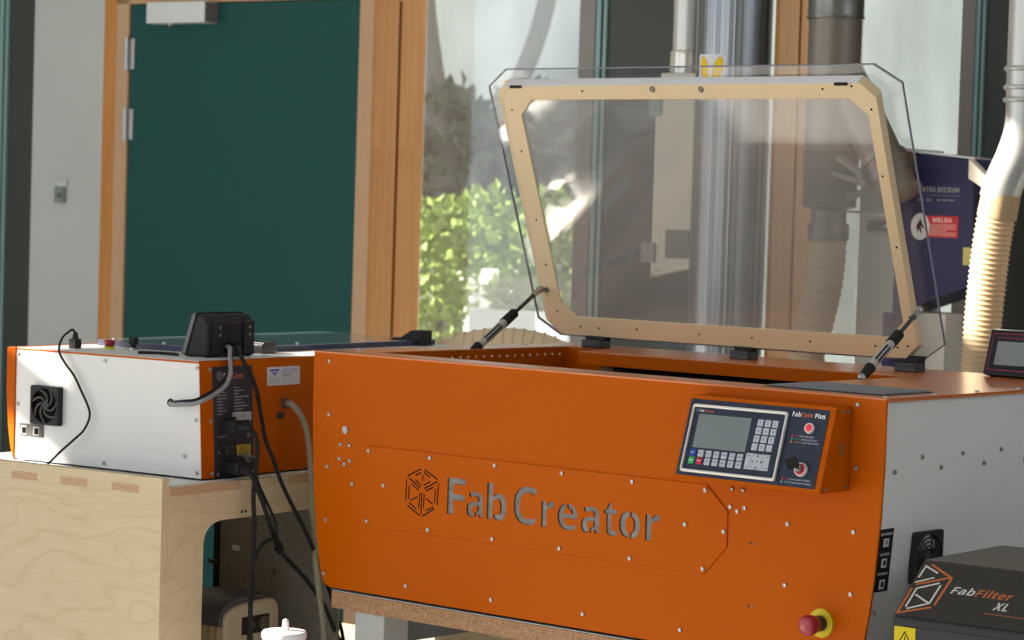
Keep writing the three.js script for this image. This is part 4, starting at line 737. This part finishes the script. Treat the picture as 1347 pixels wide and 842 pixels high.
single('clear_air_tube', 'clear greenish air tube bending down from the orange back panel', 'tube', FA, [0.03, -0.1, -0.26], tube([[0.02, -0.092, -0.251], [0.028, -0.0925, -0.25], [0.034, -0.101, -0.257], [0.038, -0.118, -0.271], [0.038, -0.144, -0.287], [0.042, -0.184, -0.293], [0.060, -0.227, -0.278], [0.075, -0.286, -0.266], [0.082, -0.346, -0.266], [0.09, -0.406, -0.265], [0.095, -0.469, -0.272], [0.1, -0.524, -0.279], [0.1, -0.7, -0.3], [0.09, -1.0, -0.33], [0.08, -1.17, -0.36]], 0.006, 110, 12), mTubeClear);

// ---------------------------------------------------------------- dust extraction and machines in front of the glazing (frame FW)
function ribbed(pts, r, pitch, bump) {   // flexible hose: swept tube with raised turns
  const c = new THREE.CatmullRomCurve3(pts.map(V3), false, 'centripetal'), L = c.getLength(), n = Math.round(L / pitch), out = [new THREE.TubeGeometry(c, Math.max(24, n), r, 18, false)];
  const ring = new THREE.TorusGeometry(r, bump, 6, 22);
  for (let i = 0; i <= n; i++) { const u = i / n, p = c.getPointAt(u), d = c.getTangentAt(u); out.push(ring.clone().applyQuaternion(new THREE.Quaternion().setFromUnitVectors(new THREE.Vector3(0, 0, 1), d)).translate(p.x, p.y, p.z)); }
  return merge(out);
}
function band(x, z, y, r, h = 0.03) { return new THREE.LatheGeometry([[r, -h / 2], [r + 0.006, -h / 2], [r + 0.0075, -h / 2 + 0.004], [r + 0.003, 0], [r + 0.0075, h / 2 - 0.004], [r + 0.006, h / 2], [r, h / 2]].map(V2), 36).translate(x, y, z); }
{
  const x = 1.588, z = 0.45, r = 0.101, t = new Thing('galvanised_duct', 'wide shiny galvanised extraction duct rising beside the veneered post', 'duct', FW, [x, 0, z]);
  t.add('pipe', new THREE.CylinderGeometry(r, r, CEIL, 64, 1, true).translate(x, CEIL / 2, z), mGalv);
  t.add('seam', rb(x + 0.045, x + 0.051, 0, CEIL, z + r * 0.87, z + r * 0.9 + 0.001, 0.001), mGalv);
  t.add('clamp_band', band(x, z, 2.5, r), mGalv); t.add('clamp_band', band(x, z, 0.4, r), mGalv);
  const cd = canvasTex(256, 320, (c, W, H) => {
    c.fillStyle = '#d9dce6'; c.fillRect(0, 0, W, H);
    for (const [x, y, rot, rx, ry] of [[70, 110, -0.22, 40, 96], [190, 108, 0.3, 36, 92]]) { c.save(); c.translate(x, y); c.rotate(rot); c.fillStyle = '#ecc41c'; c.beginPath(); c.ellipse(0, 0, rx, ry, 0, 0, 7); c.fill(); c.strokeStyle = '#c8961e'; c.lineWidth = 5; c.stroke(); c.restore(); }
    c.fillStyle = '#e8c94a'; c.beginPath(); c.ellipse(128, 250, 100, 70, 0, 0, 7); c.fill(); c.fillStyle = '#c23b36'; c.fillRect(24, 300, 200, 7);
  });
  const card = new THREE.CylinderGeometry(r + 0.0015, r + 0.0015, 0.118, 16, 1, true, -0.56, 0.86).translate(0, 0, 0);
  single('paper_card', 'white paper card with a yellow two winged drawing stuck on the galvanised duct', 'paper card', FW, [x, 1.83, z], card.translate(x, 1.842, z), decal(cd, 0.6, { side: THREE.DoubleSide }));
}
{
  const x = 1.41, z = 0.45, t = new Thing('band_saw', 'cream machine column with a grey window and a pipe on top', 'machine', FW, [1.42, 0, 0.33]);
  t.add('column', ext([[1.352, 1.322], [1.352, 1.8], [1.366, 1.86], [1.482, 1.86], [1.482, 1.35]], 0.2, 0.45, 0.004), mMachineCream, null, 'cream sheet metal column');
  t.add('window_plate', rb(1.397, 1.47, 1.374, 1.448, 0.45, 0.4535, 0.002), std(lin(0.16, 0.18, 0.17), 0.35), null, 'grey window plate');
  t.add('hinge', [rb(1.325, 1.367, 1.36, 1.412, 0.45, 0.458, 0.002)], mMullion);
  t.add('hinge', [rb(1.335, 1.372, 1.745, 1.80, 0.45, 0.458, 0.002)], std(lin(0.2, 0.28, 0.27), 0.5));
  for (const [a, b] of [[1.372, 1.34], [1.362, 1.328]]) t.add('bolt', rod([a, b, 0.45], [a, b, 0.453], 0.003), mScrewDark);
  t.add('base', [rb(1.37, 1.48, 0, 1.34, 0.22, 0.43, 0.004)], std(lin(0.07, 0.085, 0.085), 0.4));
  t.add('guide_post', rod([1.475, 0.6, 0.445], [1.475, 1.36, 0.445], 0.006), mMachineCream);
  t.add('pipe', new THREE.CylinderGeometry(0.04, 0.04, CEIL - 1.86, 40, 1, true).translate(x, (CEIL + 1.86) / 2, z - 0.06), mGalvPale, null, 'pale shiny pipe');
  t.add('clear_sleeve', new THREE.LatheGeometry([[0.041, 1.8], [0.046, 1.81], [0.046, 1.905], [0.043, 1.908], [0.046, 1.912], [0.046, 1.918], [0.041, 1.92]].map(V2), 36).translate(x, 0, z - 0.06), phy(lin(0.7, 0.68, 0.6), 0.15, { metalness: 0.5 }));
}
{
  const x = 1.877, z = 0.45, r = 0.068, t = new Thing('branched_duct', 'dark grey brown duct with a sloping side branch', 'duct', FW, [x, 1.4, z]);
  t.add('pipe', new THREE.CylinderGeometry(r, r, CEIL - 1.66, 40, 1, true).translate(x, (CEIL + 1.66) / 2, z), mDuctDark);
  t.add('clamp_band', new THREE.LatheGeometry([[r, 1.99], [r + 0.007, 1.995], [r + 0.003, 2.0], [r + 0.003, 2.05], [r + 0.007, 2.055], [r + 0.003, 2.06], [r + 0.003, 2.11], [r, 2.12]].map(V2), 40).translate(x, 0, z), std(lin(0.2, 0.2, 0.18), 0.3, { metalness: 0.7 }), null, 'shiny metal sleeve');
  const br = t.add('branch', rod([x + 0.02, 1.86, z], [2.088, 1.555, z + 0.027], 0.056, 0.05, 32), mDuctDark, null, 'sloping branch pipe');
  t.add('clamp_band', [rod([2.055, 1.605, z + 0.018], [2.062, 1.594, z + 0.02], 0.059, 0.059, 32), rod([2.03, 1.645, z + 0.016], [2.037, 1.634, z + 0.018], 0.06, 0.06, 32)], mScrewDark, br);
  t.add('clamp_lever', [rod([2.01, 1.58, z + 0.06], [1.925, 1.605, z + 0.08], 0.009, 0.006), rod([2.0, 1.6, z + 0.06], [1.94, 1.645, z + 0.08], 0.009, 0.01), rod([2.02, 1.565, z + 0.05], [1.965, 1.545, z + 0.08], 0.007, 0.011)], mScrewDark, br, 'clamp levers');
  t.add('end_flange', rod([2.083, 1.563, z + 0.0265], [2.09, 1.551, z + 0.0275], 0.057, 0.057, 32), mDuctDark, br);
  t.add('wrap', new THREE.CylinderGeometry(r + 0.003, r * 0.98, 0.14, 40, 1, true).translate(x, 1.59, z), std(lin(0.11, 0.10, 0.09), 0.5));
  t.add('reducer', new THREE.LatheGeometry([[r * 0.98, 1.52], [0.05, 1.515], [0.044, 1.51], [0.044, 1.48], [0.052, 1.475], [0.052, 1.44], [0.047, 1.435]].map(V2), 36).translate(x, 0, z), std(lin(0.16, 0.155, 0.14), 0.4, { metalness: 0.4 }));
  t.add('flexible_hose', ribbed([[x, 1.45, z], [x - 0.002, 1.38, z], [x - 0.012, 1.3, z], [x - 0.035, 1.2, z], [x - 0.06, 1.1, z], [x - 0.07, 0.9, z], [x - 0.05, 0.5, z], [x, 0.06, z]], 0.046, 0.021, 0.004), mHoseTan, null, 'tan ribbed hose below the duct');
}
{
  const t = new Thing('white_cabinet', 'tall white machine cabinet with a dark slot behind the raised lid', 'cabinet', FW, [2.0, 0, 0.3]);
  t.add('body', rb(1.906, 2.022, 0, 1.675, 0.1, 0.34, 0.003), mMachineWhite);
  t.add('slot', rb(1.93, 2.015, 1.462, 1.49, 0.34, 0.3415, 0.001), std(lin(0.09, 0.09, 0.085), 0.5)); t.add('slot_knob', rod([1.985, 1.476, 0.341], [1.985, 1.476, 0.345], 0.006), mWhitePlastic);
  t.add('panel_rim', [rb(1.92, 2.02, 1.45, 1.5, 0.34, 0.3408, 0.0003)], mMachineCream);
  t.add('shelf_bracket', ext([[1.885, 1.508], [2.02, 1.498], [2.02, 1.506], [1.885, 1.513]], 0.34, 0.375, 0.001), mMachineWhite);
}
{
  const t = new Thing('blue_machine', 'dark blue woodworking machine hood with a red label', 'machine', FW, [2.1470, 0, 0.38]);
  t.add('hood', ext([[2.0420, 1.664], [2.2390, 1.648], [2.2460, 1.335], [2.0520, 1.262], [2.03, 1.25], [2.032, 1.5]], 0.2, 0.3850, 0.003), mMachineBlue, null, 'dark blue sheet metal hood');
  t.add('top_flange', [ext([[2.0470, 1.664], [2.2410, 1.648], [2.2410, 1.652], [2.0470, 1.668]], 0.24, 0.3870, 0.0008)], mGalvPale);
  t.add('base', rb(2.032, 2.0570, 0, 1.26, 0.27, 0.44, 0.003), mMachineBlue); t.add('base', rb(2.0670, 2.1670, 0, 1.262, 0.26, 0.36, 0.003), mMachineWhite);
  t.add('gusset', ext([[2.0070, 1.668], [2.0870, 1.655], [2.0270, 1.58]], 0.3850, 0.3890, 0.0008), std(lin(0.11, 0.11, 0.09), 0.5));
  const nm = canvasTex(640, 340, (c, W, H) => { c.fillStyle = '#3b3b62'; c.fillRect(0, 0, W, H); c.fillStyle = '#a6a6a4'; c.font = 'bold 96px sans-serif'; c.fillText('ELEKTRA BECKUM', 14, 130, 610); c.fillRect(14, 172, 612, 4); smallPrint(c, 70, 218, 190, 46, '#77777e', 3); smallPrint(c, 330, 228, 240, 22, '#8a8a90', 8); });
  t.add('maker_print', planar(bx(2.0750, 2.2070, 1.527, 1.588, 0.3852, 0.3858), 'x', 2.0750, 2.2070, 'y', 1.527, 1.588), decal(nm), null, 'pale maker lettering');
  const rd = canvasTex(512, 320, (c, W, H) => { c.fillStyle = '#b83a44'; c.fillRect(0, 0, W, H); c.fillStyle = '#e6cfc8'; c.font = 'bold 92px sans-serif'; c.textAlign = 'center'; c.fillText('WELDA', W / 2, 96); c.textAlign = 'left'; for (let i = 0; i < 6; i++) smallPrint(c, 26, 126 + i * 30, 450 - (i === 3 ? 150 : 0), 13, '#e0b6b0', i * 9); });
  t.add('red_label', planar(bx(2.1150, 2.2030, 1.452, 1.506, 0.3852, 0.3860), 'x', 2.1150, 2.2030, 'y', 1.452, 1.506), decal(rd), null, 'red label lettered WELDA');
  const em = canvasTex(256, 256, (c, W, H) => { c.fillStyle = '#d8d2d2'; c.fillRect(0, 0, W, H); c.fillStyle = '#2a2430'; c.beginPath(); c.moveTo(130, 50); c.lineTo(185, 150); c.lineTo(140, 130); c.lineTo(160, 205); c.lineTo(110, 150); c.lineTo(95, 190); c.lineTo(80, 120); c.closePath(); c.fill(); c.fillStyle = '#b04048'; c.fillRect(120, 120, 24, 24); });
  t.add('round_emblem', planar(new THREE.CylinderGeometry(0.028, 0.028, 0.0012, 30).rotateX(Math.PI / 2).scale(0.9, 1.2, 1).translate(2.1000, 1.478, 0.3865), 'x', 2.0730, 2.1270, 'y', 1.445, 1.511), decal(em), null, 'round white emblem');
  t.add('yellow_label', bx(2.2190, 2.2410, 1.386, 1.43, 0.3852, 0.3858), std(lin(0.52, 0.5, 0.2), 0.6));
}
{
  const t = new Thing('extraction_pipe', 'pale extraction pipe with a bright ribbed hose at the right of the blue machine', 'pipe', FW, [2.36, 0.9, 0.45]);
  const x = 2.40, z = 0.45;
  t.add('pipe', rod([x, 1.80, z], [x, CEIL, z], 0.05, 0.05, 36), mGalvPale, null, 'pale upright pipe');
  for (const y of [1.79, 1.82, 1.865]) t.add('rolled_ring', new THREE.TorusGeometry(0.051, 0.006, 10, 36).rotateX(Math.PI / 2).translate(x, y, z), mGalvPale);
  t.add('elbow', [tube([[x, 1.8, z], [x - 0.003, 1.72, z], [x - 0.02, 1.66, z], [x - 0.05, 1.59, z], [x - 0.062, 1.55, z]], 0.048, 30, 28)], mGalvPale);
  t.add('hose_cuff', rod([x - 0.056, 1.565, z], [x - 0.066, 1.505, z], 0.047, 0.048, 32), std(lin(0.5, 0.36, 0.2), 0.5));
  t.add('flexible_hose', ribbed([[x - 0.065, 1.52, z], [x - 0.075, 1.45, z], [x - 0.088, 1.3, z], [x - 0.097, 1.1, z], [x - 0.09, 0.8, z], [x - 0.05, 0.4, z], [x, 0.05, z + 0.02]], 0.044, 0.0125, 0.0035), mHose, null, 'bright cream ribbed hose');
  t.add('bracket', ext([[2.245, 1.648], [2.30, 1.60], [2.345, 1.596], [2.345, 1.572], [2.295, 1.57], [2.245, 1.6]], 0.395, 0.43, 0.002), std(lin(0.42, 0.4, 0.34), 0.6));
  const t2 = new Thing('second_ribbed_hose', 'paler ribbed hose running behind the bright cream hose', 'hose', FW, [2.4, 0.6, 0.33]);
  t2.add('flexible_hose', ribbed([[2.5, 1.62, 0.3], [2.455, 1.45, 0.3], [2.425, 1.3, 0.3], [2.415, 1.1, 0.3], [2.42, 0.8, 0.3], [2.45, 0.05, 0.3]], 0.038, 0.0125, 0.0035), std(lin(0.74, 0.70, 0.62), 0.6));
}
{
  const p = ribbed([[-1.80, -0.42, -0.72], [-1.77, -0.2, -0.76], [-1.70, -0.085, -0.82], [-1.60, -0.048, -0.88], [-1.50, -0.066, -0.95], [-1.42, -0.15, -1.0], [-1.36, -0.4, -1.04], [-1.35, -1.1, -1.05]], 0.062, 0.019, 0.003);
  single('floor_hose', 'cream ribbed hose arching up behind the orange cutter', 'hose', FM, [-1.6, -0.05, -0.88], p, std(lin(0.80, 0.62, 0.40), 0.55));
}
renderer.render(scene, camera);
